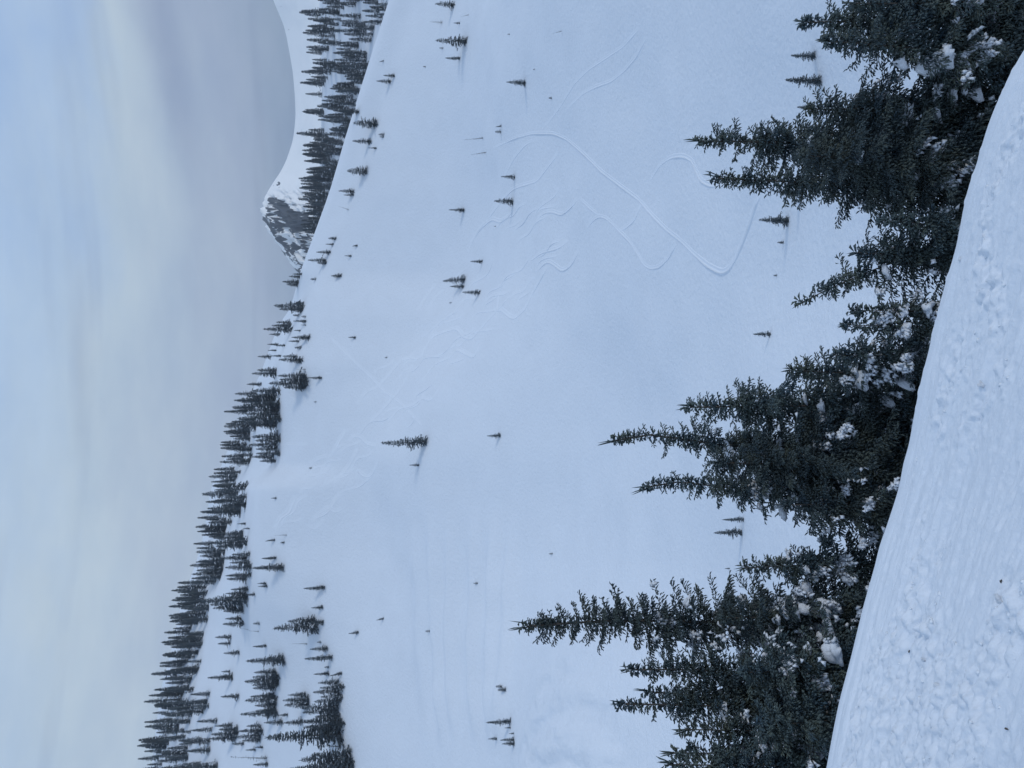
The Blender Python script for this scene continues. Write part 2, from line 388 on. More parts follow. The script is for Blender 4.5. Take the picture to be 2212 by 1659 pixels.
n = t.nodes.new("ShaderNodeTexNoise"); n.inputs["Scale"].default_value = 0.02; n.inputs["Detail"].default_value = 7; n.inputs["Roughness"].default_value = 0.65
t.links.new(co.outputs["Object"], n.inputs[0])
m1 = t.nodes.new("ShaderNodeMath"); m1.operation = 'MULTIPLY_ADD'; m1.inputs[1].default_value = 0.3; t.links.new(n.outputs[0], m1.inputs[0]); t.links.new(at.outputs["Fac"], m1.inputs[2])
rp = t.nodes.new("ShaderNodeValToRGB"); t.links.new(m1.outputs[0], rp.inputs[0])
rp.color_ramp.elements[0].position = 0.62; rp.color_ramp.elements[1].position = 0.70
rp.color_ramp.elements[0].color = (0.93, 0.95, 0.97, 1); rp.color_ramp.elements[1].color = (0.04, 0.05, 0.065, 1)  # snow whiter than the bowl's: sunlight on the peak put into its colour
t.links.new(rp.outputs[0], b.inputs["Base Color"])
mount, mv, mf, mpx, mpy = sheet("mountain", mt_cols, mt_ctrl, np.concatenate([np.linspace(-500, -20, 50, endpoint=False), np.linspace(-20, 640, 330), np.linspace(645, 740, 12)]),
                                [4, 8, 30, 60, 60, 8], M_MOUNT, mount_disp)
al = (mpx - 565) + 1.1 * (mpy - 455); ac = (mpx - 565) - 0.85 * (mpy - 455)
flank = smooth(452, 480, mpy + 0.30 * (mpx - 565)) * (0.47 + 1.1 * fbm(ac / 6, al / 60, 2, 91) + 0.16 * fbm(mpx / 8, mpy / 8, 3, 95))
e1_ = 1.1 - np.hypot((mpx - 600) / 26, (mpy - 452 - 0.25 * (mpx - 600)) / 20) + 0.9 * fbm(ac / 8, al / 26, 3, 97)
e2_ = 1.15 - np.hypot((mpx - 630) / 17, (mpy - 470 - 0.3 * (mpx - 630)) / 18) + 1.0 * fbm(ac / 8, al / 22, 4, 98)
sil_d = mpx - np.interp(mpy, SIL[:, 0], SIL[:, 1])
edge = smooth(330, 400, mpy) * np.exp(-((sil_d - 12) / 14) ** 2) * (0.35 + 0.8 * fbm(mpx / 7, mpy / 9, 3, 99))
specks = np.maximum(0, fbm(mpx / 6, mpy / 7, 2, 103) - 0.33) * 2.2 * np.exp(-((sil_d - 14) / 12) ** 2) * (1 - smooth(380, 430, mpy))
rockv = np.maximum.reduce([flank, np.clip(e1_ * 2.5, 0, 1) * 0.72, np.clip(e2_ * 2.5, 0, 1) * 0.74, edge, specks])
attr = mount.data.attributes.new("rock", 'FLOAT', 'POINT'); attr.data.foreach_set("value", rockv.astype(np.float32).ravel())

# ------------------------------------------------------------------ conifer builder
def spindles(P, D, L, W, blunt=False):
    """three-sided needle sprigs: blunt fingers (near) or pointed tufts (far)"""
    P = np.asarray(P); D = np.asarray(D); L = np.asarray(L)[:, None]; W = np.asarray(W)[:, None]
    D = D / np.linalg.norm(D, axis=1, keepdims=True)
    ref = np.where(np.abs(D[:, 2:3]) > 0.9, np.array([[1.0, 0, 0]]), np.array([[0, 0, 1.0]]))
    A = np.cross(D, ref); A /= np.linalg.norm(A, axis=1, keepdims=True); B = np.cross(D, A)
    v = [P if blunt else P + D * L]
    rot = np.random.default_rng(len(P)).uniform(0, 2.1, (len(P), 1))
    for k in range(3):
        q = 2 * math.pi * k / 3 + rot
        v.append(P + D * L * ((1.0 - 0.22 * k) if blunt else 0.12) + (A * np.cos(q) + B * np.sin(q)) * W * 0.5)
    V = np.stack(v, 1).reshape(-1, 3)
    f0 = np.array([[0, 2, 1], [0, 3, 2], [0, 1, 3], [1, 2, 3]]) if blunt else np.array([[0, 1, 2], [0, 2, 3], [0, 3, 1]])
    Fc = (np.arange(len(P))[:, None, None] * 4 + f0[None]).reshape(-1, 3)
    return V, Fc

def tube(path, rad, sides=6):
    path = np.asarray(path, float); n_ = len(path)
    ang = np.arange(sides) * 2 * math.pi / sides
    V = []
    for i in range(n_):
        d = path[min(i + 1, n_ - 1)] - path[max(i - 1, 0)]; d /= np.linalg.norm(d)
        ref = np.array([1.0, 0, 0]) if abs(d[2]) > 0.7 else np.array([0, 0, 1.0])
        a = np.cross(d, ref); a /= np.linalg.norm(a); b_ = np.cross(d, a)
        V.append(path[i] + rad[i] * (np.cos(ang)[:, None] * a + np.sin(ang)[:, None] * b_))
    V = np.concatenate(V); i = np.arange(n_ - 1)[:, None] * sides; j = np.arange(sides)[None, :]
    f = np.stack([i + j, i + (j + 1) % sides, i + sides + (j + 1) % sides, i + sides + j], -1).reshape(-1, 4)
    return V, f

UP = np.array([0, 0, 1.0])
def conifer(H, R, seed, sprig=0.13, whorl=0.17, hmin=0.0, axis=None, power=0.85, bare=0.0, dens=1.0, nb=(4, 7), droop=0.45, sides=None, thick=0.30, skew=None, ragged=0.5, twigs=True, blunt=False, slim=1.0):
    """returns (crown V,F) and (trunk V,F); axis(h)->xy offset of the trunk at height h"""
    rg = np.random.default_rng(seed)
    if axis is None:
        wob = rg.normal(0, 0.012 * H, 2)
        axis = lambda h: wob * math.sin(h / H * 2.2)
    P, D, L, W = [], [], [], []
    h = max(hmin, 0.03 * H)
    lobe = rg.uniform(0, 6.28, 3)
    while h < H * 0.985:
        f = h / H
        n_b = int(rg.integers(nb[0], nb[1] + 1))
        if f > 0.85: n_b = max(3, n_b - 2)
        a0 = rg.uniform(0, 6.28)
        c = axis(h)
        if blunt:
            n_t = 7
            aa = rg.uniform(0, 6.28, n_t)
            P.append(np.stack([c[0] + 0 * aa, c[1] + 0 * aa, h + rg.uniform(0, whorl, n_t)], 1))
            D.append(np.stack([np.cos(aa), np.sin(aa), rg.normal(0.25, 0.35, n_t)], 1)); L.append(sprig * rg.uniform(1.0, 1.9, n_t) * (1.15 - 0.45 * f)); W.append(sprig * thick * 1.3 * np.ones(n_t))
        for k in range(n_b):
            if rg.random() < bare * (0.5 + 0.8 * f): continue
            a = a0 + 6.283 * k / n_b + rg.normal(0, 0.25)
            l = R * ((1 - f) ** power * (1.0 - 0.4 * math.exp(-f * 11)) + 0.045) * (1 - ragged * rg.random() ** 1.3)
            l *= 1 + 0.16 * math.sin(2 * a + lobe[0] + f * 14) + 0.10 * math.sin(a + lobe[1] - f * 23)
            if rg.random() < (0.10 if blunt else 0.07): l *= 1.4
            if skew is not None: l *= 1 + skew[1] * math.cos(a - skew[0]) * (1 - f)
            e = 0.75 * f ** 1.5 - 0.18 + rg.normal(0, 0.12)
            ca, sa = math.cos(a), math.sin(a)
            spr = sprig * (1 - 0.35 * f)
            st = max(2, int(l / (spr * 0.62) * dens))
            s = (np.arange(st) + rg.random(st) * 0.6) / st
            bend = rg.normal(0, 0.14) * l
            dr = droop * (1 - 0.6 * f)
            rad_ = l * s * math.cos(e)
            zz_ = l * (math.sin(e) * s - dr * s * s + dr * 0.62 * s ** 3)
            lat = bend * s * s
            pos = np.stack([c[0] + ca * rad_ - sa * lat, c[1] + sa * rad_ + ca * lat, h + zz_], 1)
            tan = np.stack([np.full(st, ca * math.cos(e)), np.full(st, sa * math.cos(e)), math.sin(e) - 2 * dr * s + 1.86 * dr * s * s], 1)
            side = np.array([-sa, ca, 0.0])
            # along the limb
            P.append(pos); D.append(tan + rg.normal(0, 0.22, (st, 3)) + UP * 0.1); L.append(spr * rg.uniform(0.8, 1.35, st)); W.append(spr * thick * rg.uniform(0.8, 1.2, st))
            for sg in ((-1, 1) if twigs else ()):
                tw = np.minimum(0.42 * l, 3.2 * spr) * (1 - 0.75 * s) * rg.uniform(0.6, 1.15, st) + 0.35 * spr
                d0 = tan * 0.75 + sg * side * rg.uniform(0.5, 1.0, (st, 1)) + UP * rg.normal(-0.12, 0.22, (st, 1))
                d0 /= np.linalg.norm(d0, axis=1, keepdims=True)
                m_ = np.maximum(1, np.round(tw / (0.8 * spr)).astype(int))
                for q in range(int(m_.max())):
                    ok = m_ > q
                    if not ok.any(): break
                    fr = (q / np.maximum(m_, 1))[ok][:, None]
                    pp = pos[ok] + d0[ok] * tw[ok][:, None] * fr
                    dd = d0[ok] + rg.normal(0, 0.2, (ok.sum(), 3)) - UP * ((0.28 + 0.14 * q) if blunt else 0.10 * q)
                    P.append(pp); D.append(dd); L.append(spr * rg.uniform(0.75, 1.3, ok.sum())); W.append(spr * thick * rg.uniform(0.75, 1.2, ok.sum()))
        h += whorl * rg.uniform(0.7, 1.3) * (1.0 - 0.35 * f)
    c = axis(H)
    ct = axis(H * 0.97)
    tipd = np.array([c[0] - ct[0], c[1] - ct[1], 0.03 * H])
    for q in range(3):
        P.append(np.array([[ct[0], ct[1], H * 0.96]])); D.append(tipd[None] + rg.normal(0, 0.004 * H, (1, 3))); L.append([H * 0.05 + sprig * 0.6]); W.append([sprig * 0.28])
    V, Fc = spindles(np.concatenate(P), np.concatenate(D), np.concatenate([np.asarray(x) for x in L]), np.concatenate([np.asarray(x) for x in W]), blunt)
    hs = np.linspace(-0.06 * H, H * 0.98, 14)
    path = np.array([[*(axis(max(0, q))), q] for q in hs])
    tr = tube(path, np.maximum(0.0022 * H, 0.016 * slim * H * (1 - hs / H) ** 1.1), sides or 7)
    return (V, Fc), tr

# ------------------------------------------------------------------ far conifer prototypes (10 m tall)
protos = {}
def proto(kind, i, **kw):
    (V, Fc), (tv, tf) = conifer(10.0, seed=100 * hash_kind[kind] + i, **kw)
    protos.setdefault(kind, []).append((mesh_np("crown_" + kind, V, Fc), mesh_np("trunk_" + kind, tv, tf), (V, Fc)))
hash_kind = {"full": 1, "narrow": 2, "bushy": 3, "pale": 4, "bare": 5, "forest": 6, "stub": 7}
for i in range(6): proto("full", i, R=2.6, sprig=0.60, whorl=0.46, nb=(4, 6), sides=5, thick=0.42, ragged=0.68, power=0.85)
for i in range(4): proto("narrow", i, R=1.85, sprig=0.50, whorl=0.40, nb=(5, 6), sides=5, thick=0.46, power=0.9)
for i in range(3): proto("bushy", i, R=3.2, sprig=0.75, whorl=0.6, nb=(5, 7), power=0.6, sides=5, thick=0.34, droop=0.1)
for i in range(2): proto("pale", i, R=2.3, sprig=0.6, whorl=0.8, nb=(3, 5), bare=0.3, sides=5, thick=0.16)
for i in range(2): proto("bare", i, R=1.1, sprig=0.45, whorl=0.75, nb=(2, 4), bare=0.35, sides=5, thick=0.22)
for i in range(5): proto("forest", i, R=2.0, sprig=0.75, whorl=0.46, nb=(6, 8), sides=4, thick=0.62, twigs=False, power=1.1, dens=0.8, ragged=0.6)
for i in range(2): proto("stub", i, R=4.2, sprig=1.6, whorl=1.2, nb=(4, 6), power=0.5, sides=4, thick=0.4)
def proto_mats():
    for k, lst in protos.items():
        for cme, tme, _ in lst:
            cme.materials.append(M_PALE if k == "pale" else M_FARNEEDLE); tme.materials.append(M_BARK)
proto_mats()

# snow lying on the branches of a far tree: lumps shared by all copies
def snow_pads(V, seed, n_=46, size=0.36, zr=(0.3, 6.5), rmin=0.35):
    rg = np.random.default_rng(seed)
    up = V[(V[:, 2] < zr[1]) & (V[:, 2] > zr[0])]
    up = up[np.hypot(up[:, 0], up[:, 1]) >= rmin]
    pk = up[rg.integers(0, len(up), n_)]
    phi = np.arange(6) * math.pi / 3
    vs, fs = [], []
    for q in pk:
        s = size * rg.uniform(0.4, 1.7); s2 = s * rg.uniform(0.25, 0.7); a = math.atan2(q[1], q[0]) + rg.normal(0, 0.7)
        ring = np.stack([np.cos(phi) * s, np.sin(phi) * s2, -0.1 * s * np.ones(6) - rg.uniform(0.0, 0.7) * np.cos(phi) * s], 1) * rg.uniform(0.5, 1.35, (6, 1))
        R_ = np.array([[math.cos(a), -math.sin(a), 0], [math.sin(a), math.cos(a), 0], [0, 0, 1]])
        ring2 = ring * [0.6, 0.6, 0.8] * rg.uniform(0.6, 1.2, (6, 1)) + [0, 0, 0.2 * s]
        base_ = len(vs) * 14
        pts = np.concatenate([ring, ring2, [[0, 0, 0.26 * s]], [[0, 0, -0.25 * s]]]) @ R_.T + q
        vs.append(pts)
        for k in range(6):
            k2 = (k + 1) % 6
            fs += [(base_ + k, base_ + k2, base_ + 6 + k2), (base_ + k, base_ + 6 + k2, base_ + 6 + k), (base_ + 6 + k, base_ + 6 + k2, base_ + 12), (base_ + k2, base_ + k, base_ + 13)]
    return mesh_np("branch_snow", np.concatenate(vs), np.array(fs))
snow_meshes = {}
for k in ("full", "forest"):
    snow_meshes[k] = [snow_pads(p_[2][0], 7 + i) for i, p_ in enumerate(protos[k])]
    for m_ in snow_meshes[k]: m_.materials.append(M_CLUMP)

def ray(bvh, x, y):
    X, Y, Z = direction(x, y)
    d = Vector((X, Y, Z)).normalized()
    loc, nor, idx, dist = bvh.ray_cast(Vector((0, 0, 0)), d)
    return loc, nor

prng = random.Random(11)
def plant(x, y, hpx, kind, label, group, bvh=bowl_bvh, lean=0.0, snow=False, cat="tree", name="conifer_tree", wide=1.0, loc=None):
    if loc is None:
        loc, _ = ray(bvh, x, y)
    if loc is None: return None
    r = math.hypot(loc.x, loc.y)
    _, t1 = az_tan(x, y); _, t2 = az_tan(x - hpx, y)
    H = max(0.25, float(t2 - t1) * r)
    i = prng.randrange(len(protos[kind]))
    cme, tme, _ = protos[kind][i]
    root = bpy.data.objects.new(name, None); COL.objects.link(root)
    root.empty_display_size = 0.2
    root.location = loc - Vector((0, 0, 0.02 * H))
    s = H / 10.0; w_ = s * wide * prng.uniform(0.9, 1.12)
    root.scale = (w_, w_, s)
    root.rotation_euler = (0, lean, 0)
    rz = prng.uniform(0, 6.28)
    for nm, me in (("crown", cme), ("trunk", tme)):
        o = bpy.data.objects.new(nm, me); COL.objects.link(o); o.parent = root; o.rotation_euler = (0, 0, rz)
    if snow and kind in snow_meshes:
        o = bpy.data.objects.new("branch_snow", snow_meshes[kind][i]); COL.objects.link(o); o.parent = root; o.rotation_euler = (0, 0, rz); o["kind"] = "stuff"
    tag(root, label, cat, group)
    return root

# ------------------------------------------------------------------ individual trees on the open snow: (x, y, height px, kind, lean, label or None)
A_RIM = "rim by the mountain"; A_FACE = "upper open snow face"; A_VALLEY = "valley floor"; A_MID = "middle ridge"; A_LEFT = "tree clumps"
TREES = {
 "rim": [(852, 164, 24, "full", 0), (844, 176, 31, "full", 0), (829, 131, 11, "narrow", -0.3), (813, 268, 50, "bushy", 0), (801, 305, 40, "full", 0), (813, 320, 18, "narrow", 0), (829, 291, 11, "stub", 0),
         (829, 296, 11, "narrow", 0), (792, 370, 42, "bushy", 0), (764, 414, 33, "full", 0), (764, 421, 22, "narrow", 0), (753, 453, 22, "bare", 0.3), (768, 225, 54, "narrow", 0), (775, 241, 40, "full", 0),
         (726, 515, 17, "bushy", 0), (720, 528, 17, "full", 0), (713, 545, 30, "full", 0), (704, 562, 40, "full", 0), (705, 568, 20, "bushy", 0), (682, 603, 11, "stub", 0), (772, 530, 11, "bushy", -0.2), (759, 553, 15, "full", 0),
         (737, 596, 22, "bushy", 0)],
 "crest": [(652, 592, 20, "full", 0), (648, 598, 24, "full", 0), (645, 609, 35, "full", 0), (643, 615, 24, "bushy", 0), (655, 661, 64, "full", 0), (655, 668, 52, "full", 0), (656, 655, 24, "full", 0), (646, 681, 13, "stub", 0), (660, 684, 9, "stub", 0), (661, 694, 28, "narrow", 0),
           (661, 702, 11, "narrow", 0), (649, 714, 15, "full", 0), (631, 711, 62, "full", 0), (629, 703, 42, "full", 0), (626, 696, 30, "full", 0), (605, 722, 24, "full", 0), (668, 729, 38, "full", 0), (646, 737, 24, "narrow", 0), (601, 744, 24, "narrow", 0), (616, 746, 21, "full", 0),
           (597, 757, 19, "narrow", 0), (650, 751, 13, "stub", 0), (586, 771, 30, "full", 0), (607, 769, 21, "full", 0), (652, 778, 50, "full", 0), (640, 770, 30, "full", 0), (597, 808, 54, "full", 0), (597, 800, 42, "full", 0), (660, 798, 20, "pale", 0), (695, 816, 29, "narrow", 0),
           (661, 811, 62, "full", 0), (664, 829, 83, "full", 0), (662, 820, 58, "full", 0), (660, 837, 48, "full", 0), (565, 830, 33, "narrow", 0)],
 "copse": [(604, 845, 55, "full", 0), (604, 856, 66, "full", 0), (603, 866, 78, "full", 0), (603, 875, 88, "full", 0), (602, 886, 70, "full", 0), (603, 895, 92, "full", 0), (604, 905, 100, "full", 0), (604, 913, 80, "full", 0), (603, 919, 66, "full", 0), (565, 850, 50, "full", 0), (560, 864, 55, "full", 0), (555, 880, 56, "full", 0), (604, 943, 62, "full", 0), (604, 951, 66, "full", 0), (604, 960, 66, "full", 0),
           (603, 969, 62, "full", 0), (603, 978, 56, "full", 0), (598, 987, 44, "full", 0), (592, 996, 32, "full", 0), (547, 920, 64, "full", 0), (545, 930, 52, "full", 0), (545, 937, 68, "full", 0), (543, 948, 50, "full", 0), (541, 962, 56, "full", 0), (541, 971, 60, "full", 0), (540, 983, 46, "full", 0), (540, 997, 66, "narrow", 0)],
 "ridge": [(519, 1020, 24, "full", 0), (520, 1030, 72, "full", 0), (516, 1038, 34, "full", 0), (530, 1050, 72, "full", 0), (505, 1057, 40, "full", 0), (512, 1065, 74, "full", 0), (530, 1073, 52, "full", 0), (528, 1082, 60, "full", 0), (526, 1090, 66, "full", 0), (524, 1097, 74, "full", 0), (520, 1105, 85, "narrow", 0),
           (497, 1128, 55, "full", 0), (496, 1138, 74, "full", 0), (496, 1147, 70, "full", 0), (530, 1152, 52, "full", 0), (530, 1160, 80, "full", 0), (530, 1170, 84, "full", 0), (528, 1178, 60, "full", 0), (542, 1142, 20, "full", 0), (533, 1131, 17, "full", 0), (482, 1190, 58, "full", 0), (480, 1200, 50, "full", 0), (480, 1211, 64, "full", 0),
           (479, 1221, 64, "full", 0), (480, 1230, 76, "full", 0), (480, 1238, 66, "full", 0), (480, 1246, 62, "full", 0), (536, 1197, 48, "full", 0), (536, 1206, 54, "full", 0), (537, 1215, 54, "full", 0), (538, 1224, 50, "full", 0), (542, 1242, 56, "narrow", 0), (540, 1250, 40, "full", 0)],
 "left": [(596, 1205, 31, "narrow", 0), (612, 1226, 68, "narrow", 0), (572, 1260, 25, "full", 0), (572, 1266, 18, "full", 0), (536, 1272, 40, "full", 0), (536, 1281, 55, "full", 0), (534, 1290, 66, "full", 0), (532, 1296, 86, "full", 0), (530, 1304, 70, "full", 0), (528, 1312, 58, "full", 0), (548, 1284, 26, "full", 0), (524, 1320, 44, "full", 0),
          (594, 1166, 22, "narrow", -0.15), (619, 1156, 26, "bare", 0), (614, 1172, 8, "stub", 0), (701, 1269, 46, "narrow", 0), (691, 1312, 28, "full", 0), (694, 1354, 102, "full", 0), (676, 1341, 56, "full", 0), (692, 1344, 40, "full", 0), (838, 1336, 16, "full", -0.2), (780, 1366, 28, "full", -0.1),
          (928, 1363, 9, "stub", 0), (518, 1336, 40, "full", 0), (521, 1347, 58, "full", 0), (503, 1376, 42, "full", 0), (504, 1390, 34, "full", 0), (524, 1409, 42, "full", 0), (500, 1450, 24, "full", 0), (502, 1462, 54, "narrow", 0), (525, 1504, 40, "full", 0), (613, 1425, 82, "narrow", 0), (575, 1395, 30, "narrow", 0),
          (559, 1364, 22, "bare", 0.12), (560, 1347, 13, "stub", 0), (536, 1360, 16, "bare", 0.2), (663, 1391, 32, "bare", 0.05), (715, 1401, 40, "full", 0), (717, 1420, 60, "narrow", 0), (693, 1387, 8, "stub", 0), (710, 1441, 9, "stub", 0), (710, 1455, 33, "narrow", 0), (738, 1454, 27, "narrow", -0.2),
          (600, 1452, 50, "full", 0), (598, 1460, 62, "full", 0), (598, 1468, 86, "full", 0), (598, 1477, 66, "full", 0), (598, 1486, 55, "full", 0), (598, 1502, 72, "full", 0), (598, 1511, 62, "full", 0), (598, 1522, 58, "full", 0), (598, 1540, 80, "narrow", 0), (600, 1533, 40, "full", 0), (655, 1500, 46, "full", 0), (660, 1511, 56, "full", 0), (664, 1522, 50, "full", 0),
          (735, 1474, 58, "full", 0), (735, 1484, 50, "full", 0), (735, 1492, 72, "full", 0), (736, 1503, 64, "full", 0), (736, 1513, 80, "full", 0), (737, 1524, 82, "full", 0), (737, 1535, 70, "full", 0), (736, 1545, 62, "full", 0), (737, 1556, 88, "narrow", 0), (737, 1567, 82, "narrow", 0), (736, 1574, 60, "full", 0), (736, 1586, 163, "narrow", 0), (735, 1613, 54, "bare", 0.12),
          (742, 1562, 26, "full", 0), (760, 1627, 86, "full", 0), (761, 1638, 132, "full", 0), (762, 1648, 96, "full", 0), (763, 1656, 150, "narrow", 0), (613, 1559, 36, "full", 0), (625, 1544, 21, "full", 0), (662, 1559, 36, "full", 0), (576, 1638, 78, "bare", 0.1), (578, 1650, 42, "full", 0), (551, 1619, 20, "full", 0),
          (510, 1566, 40, "full", 0), (510, 1574, 56, "full", 0), (510, 1584, 60, "full", 0), (508, 1594, 50, "full", 0), (570, 1568, 36, "full", 0), (572, 1578, 50, "full", 0), (572, 1588, 62, "full", 0), (570, 1598, 44, "full", 0), (530, 1606, 26, "full", 0), (568, 1614, 18, "narrow", 0)],
 "face": [(980, 11, 40, "full", 0), (955, 48, 26, "pale", 0), (993, 50, 14, "full", 0), (1012, 32, 18, "bare", -0.3), (1006, 89, 65, "full", 0), (957, 104, 8, "stub", 0), (993, 126, 32, "narrow", 0), (919, 144, 5, "stub", 0), (1101, 74, 5, "stub", 0), (1213, 67, 20, "bare", -0.3),
          (1134, 179, 40, "full", 0), (1155, 150, 4, "stub", 0), (1192, 212, 7, "stub", 0), (1071, 489, 4, "stub", 0), (1043, 298, 40, "bare", -0.12), (1050, 329, 33, "bare", -0.2), (1083, 272, 13, "full", -0.2), (1082, 285, 12, "stub", 0), (1112, 383, 30, "full", 0), (1108, 436, 41, "full", 0),
          (1002, 454, 33, "narrow", 0), (1042, 565, 26, "full", 0), (1004, 604, 48, "full", -0.1), (1002, 619, 30, "full", 0), (1036, 632, 37, "full", 0), (975, 654, 5, "stub", 0), (768, 729, 16, "full", 0), (836, 772, 5, "stub", 0), (683, 868, 5, "stub", 0),
          (921, 954, 98, "narrow", 0), (905, 1005, 21, "full", 0), (673, 1011, 6, "stub", 0), (597, 1076, 12, "full", 0), (1080, 941, 28, "full", 0), (1031, 1260, 8, "stub", 0), (1193, 1196, 7, "stub", 0)],
 "lowleft": [(1083, 1483, 12, "stub", 0), (1092, 1490, 17, "bushy", 0), (1103, 1558, 54, "narrow", 0), (1103, 1572, 13, "full", 0), (1110, 1584, 11, "full", 0), (1073, 1596, 19, "full", 0), (1110, 1598, 30, "full", 0), (1111, 1606, 27, "full", 0)],
 "valley": [(1760, 121, 52, "full", 0), (1772, 174, 76, "full", 0), (1759, 233, 38, "full", 0), (1726, 417, 50, "full", 0), (1701, 477, 62, "full", 0), (1692, 524, 13, "bushy", 0), (1678, 595, 6, "stub", 0), (1664, 722, 37, "full", 0), (1606, 1122, 47, "narrow", 0), (1602, 1149, 60, "full", 0), (1576, 1228, 11, "narrow", 0)],
}
AREA = {"rim": "on the rim below the mountain", "crest": "on the crest beside the mountain", "copse": "in the dense mid-ridge copse",
        "ridge": "in the ridge-top groups past the copse", "left": "among the bottom-left clumps", "face": "on the open snow face",
        "lowleft": "in the small bottom-edge group", "valley": "on the valley floor"}
SPECIAL = {("face", 921, 954): "tall narrow lone conifer standing in the middle of the open snow face",
           ("face", 905, 1005): "short conifer close beside the tall lone conifer on the snow face",
           ("face", 955, 48): "pale leafless-looking bush near the picture's top edge, beside snow rim trees",
           ("face", 1043, 298): "thin nearly bare sapling, left of two leaning above the long ski track",
           ("face", 1050, 329): "thin leaning sapling just below the barer one, near the start of the long track",
           ("face", 1004, 604): "dark bushy conifer, largest of the trio beside the winding tracks on the face",
           ("left", 736, 1586): "very tall slender conifer towering over the snowy clump by the bottom left edge",
           ("left", 735, 1613): "thin leaning dead-looking tree between two snowy clumps by the bottom edge",
           ("left", 576, 1638): "long thin leaning bare stem above the bright snow near the bottom edge",
           ("left", 694, 1354): "large dark conifer standing alone with a smaller one at its side, mid left",
           ("left", 613, 1425): "tall narrow conifer standing apart between the bottom-left clumps",
           ("rim", 792, 370): "round bushy conifer standing alone on the rim below the mountain's shoulder",
           ("rim", 737, 596): "pale rounded bush alone on the smooth snow below the mountain's foot",
           ("valley", 1664, 722): "small lone sapling with faint shadow on the smooth valley snow"}
KW = {"full": "full dark conifer", "narrow": "narrow dark conifer", "bushy": "broad bushy conifer", "pale": "pale twiggy bush", "bare": "thin half-bare sapling", "stub": "buried treetop"}
NUM = ["first", "second", "third", "fourth", "fifth", "sixth", "seventh", "eighth", "ninth", "tenth"]
def ordinal(i):
    if i < 10: return NUM[i]
    return "%d%s" % (i + 1, "th" if 10 <= (i + 1) % 100 <= 20 else {1: "st", 2: "nd", 3: "rd"}.get((i + 1) % 10, "th"))
count_ind = 0
for area, lst in TREES.items():
    by_kind = {}
    for tr in sorted(lst, key=lambda q: q[1]):
        x, y, hp, kd, lean = tr
        jx = prng.uniform(-10, 7) if area in ('left', 'copse', 'ridge') and kd == 'full' else 0.0
        hp = hp * (prng.uniform(0.72, 1.12) if area in ('left', 'copse', 'ridge') and kd == 'full' else 1.0)
        i = by_kind.get(kd, 0); by_kind[kd] = i + 1
        lab = SPECIAL.get((area, x, y)) or "%s %s, %s such from the picture's top" % (KW[kd], AREA[area], ordinal(i))
        sn = area in ("left", "ridge", "copse") and kd == "full" and hp > 38 and prng.random() < (0.75 if area == "left" else 0.45)
        nm = {"pale": "twiggy_bush", "stub": "buried_treetop", "bare": "bare_sapling"}.get(kd, "conifer_tree")
        if plant(x + jx, y, hp, kd, lab, "trees " + AREA[area], lean=lean, snow=sn, name=nm): count_ind += 1

# ------------------------------------------------------------------ forests: hillside under the mountain and ridge top on the left
cand = []
def ridge_x(y): return float(np.interp(y, rx[:, 0], rx[:, 1]))
openings = [(755, 70, 20, 34), (735, 118, 26, 20), (725, 195, 22, 34), (712, 265, 12, 26), (745, 175, 16, 14), (716, 235, 18, 16), (800, 40, 12, 16)]
tries = 0
while len([c for c in cand if c[4] == 'hill']) < 320 and tries < 4000:
    tries += 1
    y = prng.uniform(-45, 565); rxx = ridge_x(y)
    x = prng.uniform(680, max(700, rxx + 14))
    if any(((x - a) / c) ** 2 + ((y - b_) / d) ** 2 < 1 for a, b_, c, d in openings): continue
    if x > rxx + 22: continue
    if prng.random() < 0.25 * (1 if y < 120 and x > 740 else 0): continue
    loc, _ = ray(hill_bvh, x, y)
    if loc is None: continue
    cand.append((x, y, prng.uniform(26, 48) * (1.15 if prng.random() < 0.15 else 1.0), loc, 'hill'))
rr_ = 0
while rr_ < 175:
    y = prng.uniform(1255, 1700); a = ridge_x(y)
    x = a + prng.uniform(-42 - 18 * smooth(1400, 1600, np.float64(y)), 3)
    if y > 1495 and prng.random() < 0.45: x = prng.uniform(a + 2, 472)
    loc, _ = ray(bowl_bvh, x, y)
    rr_ += 1
    if loc is None: continue
    cand.append((x, y, prng.uniform(27, 55) * (1.2 if prng.random() < 0.15 else 1.0), loc, 'ridge'))
for q in range(40):
    y = prng.uniform(838, 1250); a = ridge_x(y); x = a - prng.uniform(0, 26)
    loc, _ = ray(bowl_bvh, x, y)
    if loc is not None: cand.append((x, y, prng.uniform(30, 52), loc, 'crest'))
cand.sort(key=lambda c: -c[2])
LABF = {'hill': ("dark conifer packed in the forest on the hillside under the far mountain", "forest trees under the far mountain"),
        'ridge': ("dark conifer packed in the ridge-top forest at the picture's bottom left", "forest trees on the bottom-left ridge"),
        'crest': ("dark conifer peeping over the ridge line behind the tree groups", "trees peeping over the ridge line")}
n_ind = 70
forest_dabs = []
for i in range(5):
    m_ = snow_pads(protos["forest"][i][2][0], 60 + i, 16, 0.42, (0.5, 7.5))
    v_ = np.zeros(len(m_.vertices) * 3, np.float32); m_.vertices.foreach_get("co", v_)
    f_ = np.zeros(len(m_.polygons) * 3, np.int32); m_.polygons.foreach_get("vertices", f_)
    forest_dabs.append((v_.reshape(-1, 3).astype(float), f_.reshape(-1, 3))); bpy.data.meshes.remove(m_)
sV, sF, s_off = [], [], 0
stuffV = {'hill': [], 'ridge': [], 'crest': []}; stuffF = {'hill': [], 'ridge': [], 'crest': []}; offs = {'hill': 0, 'ridge': 0, 'crest': 0}
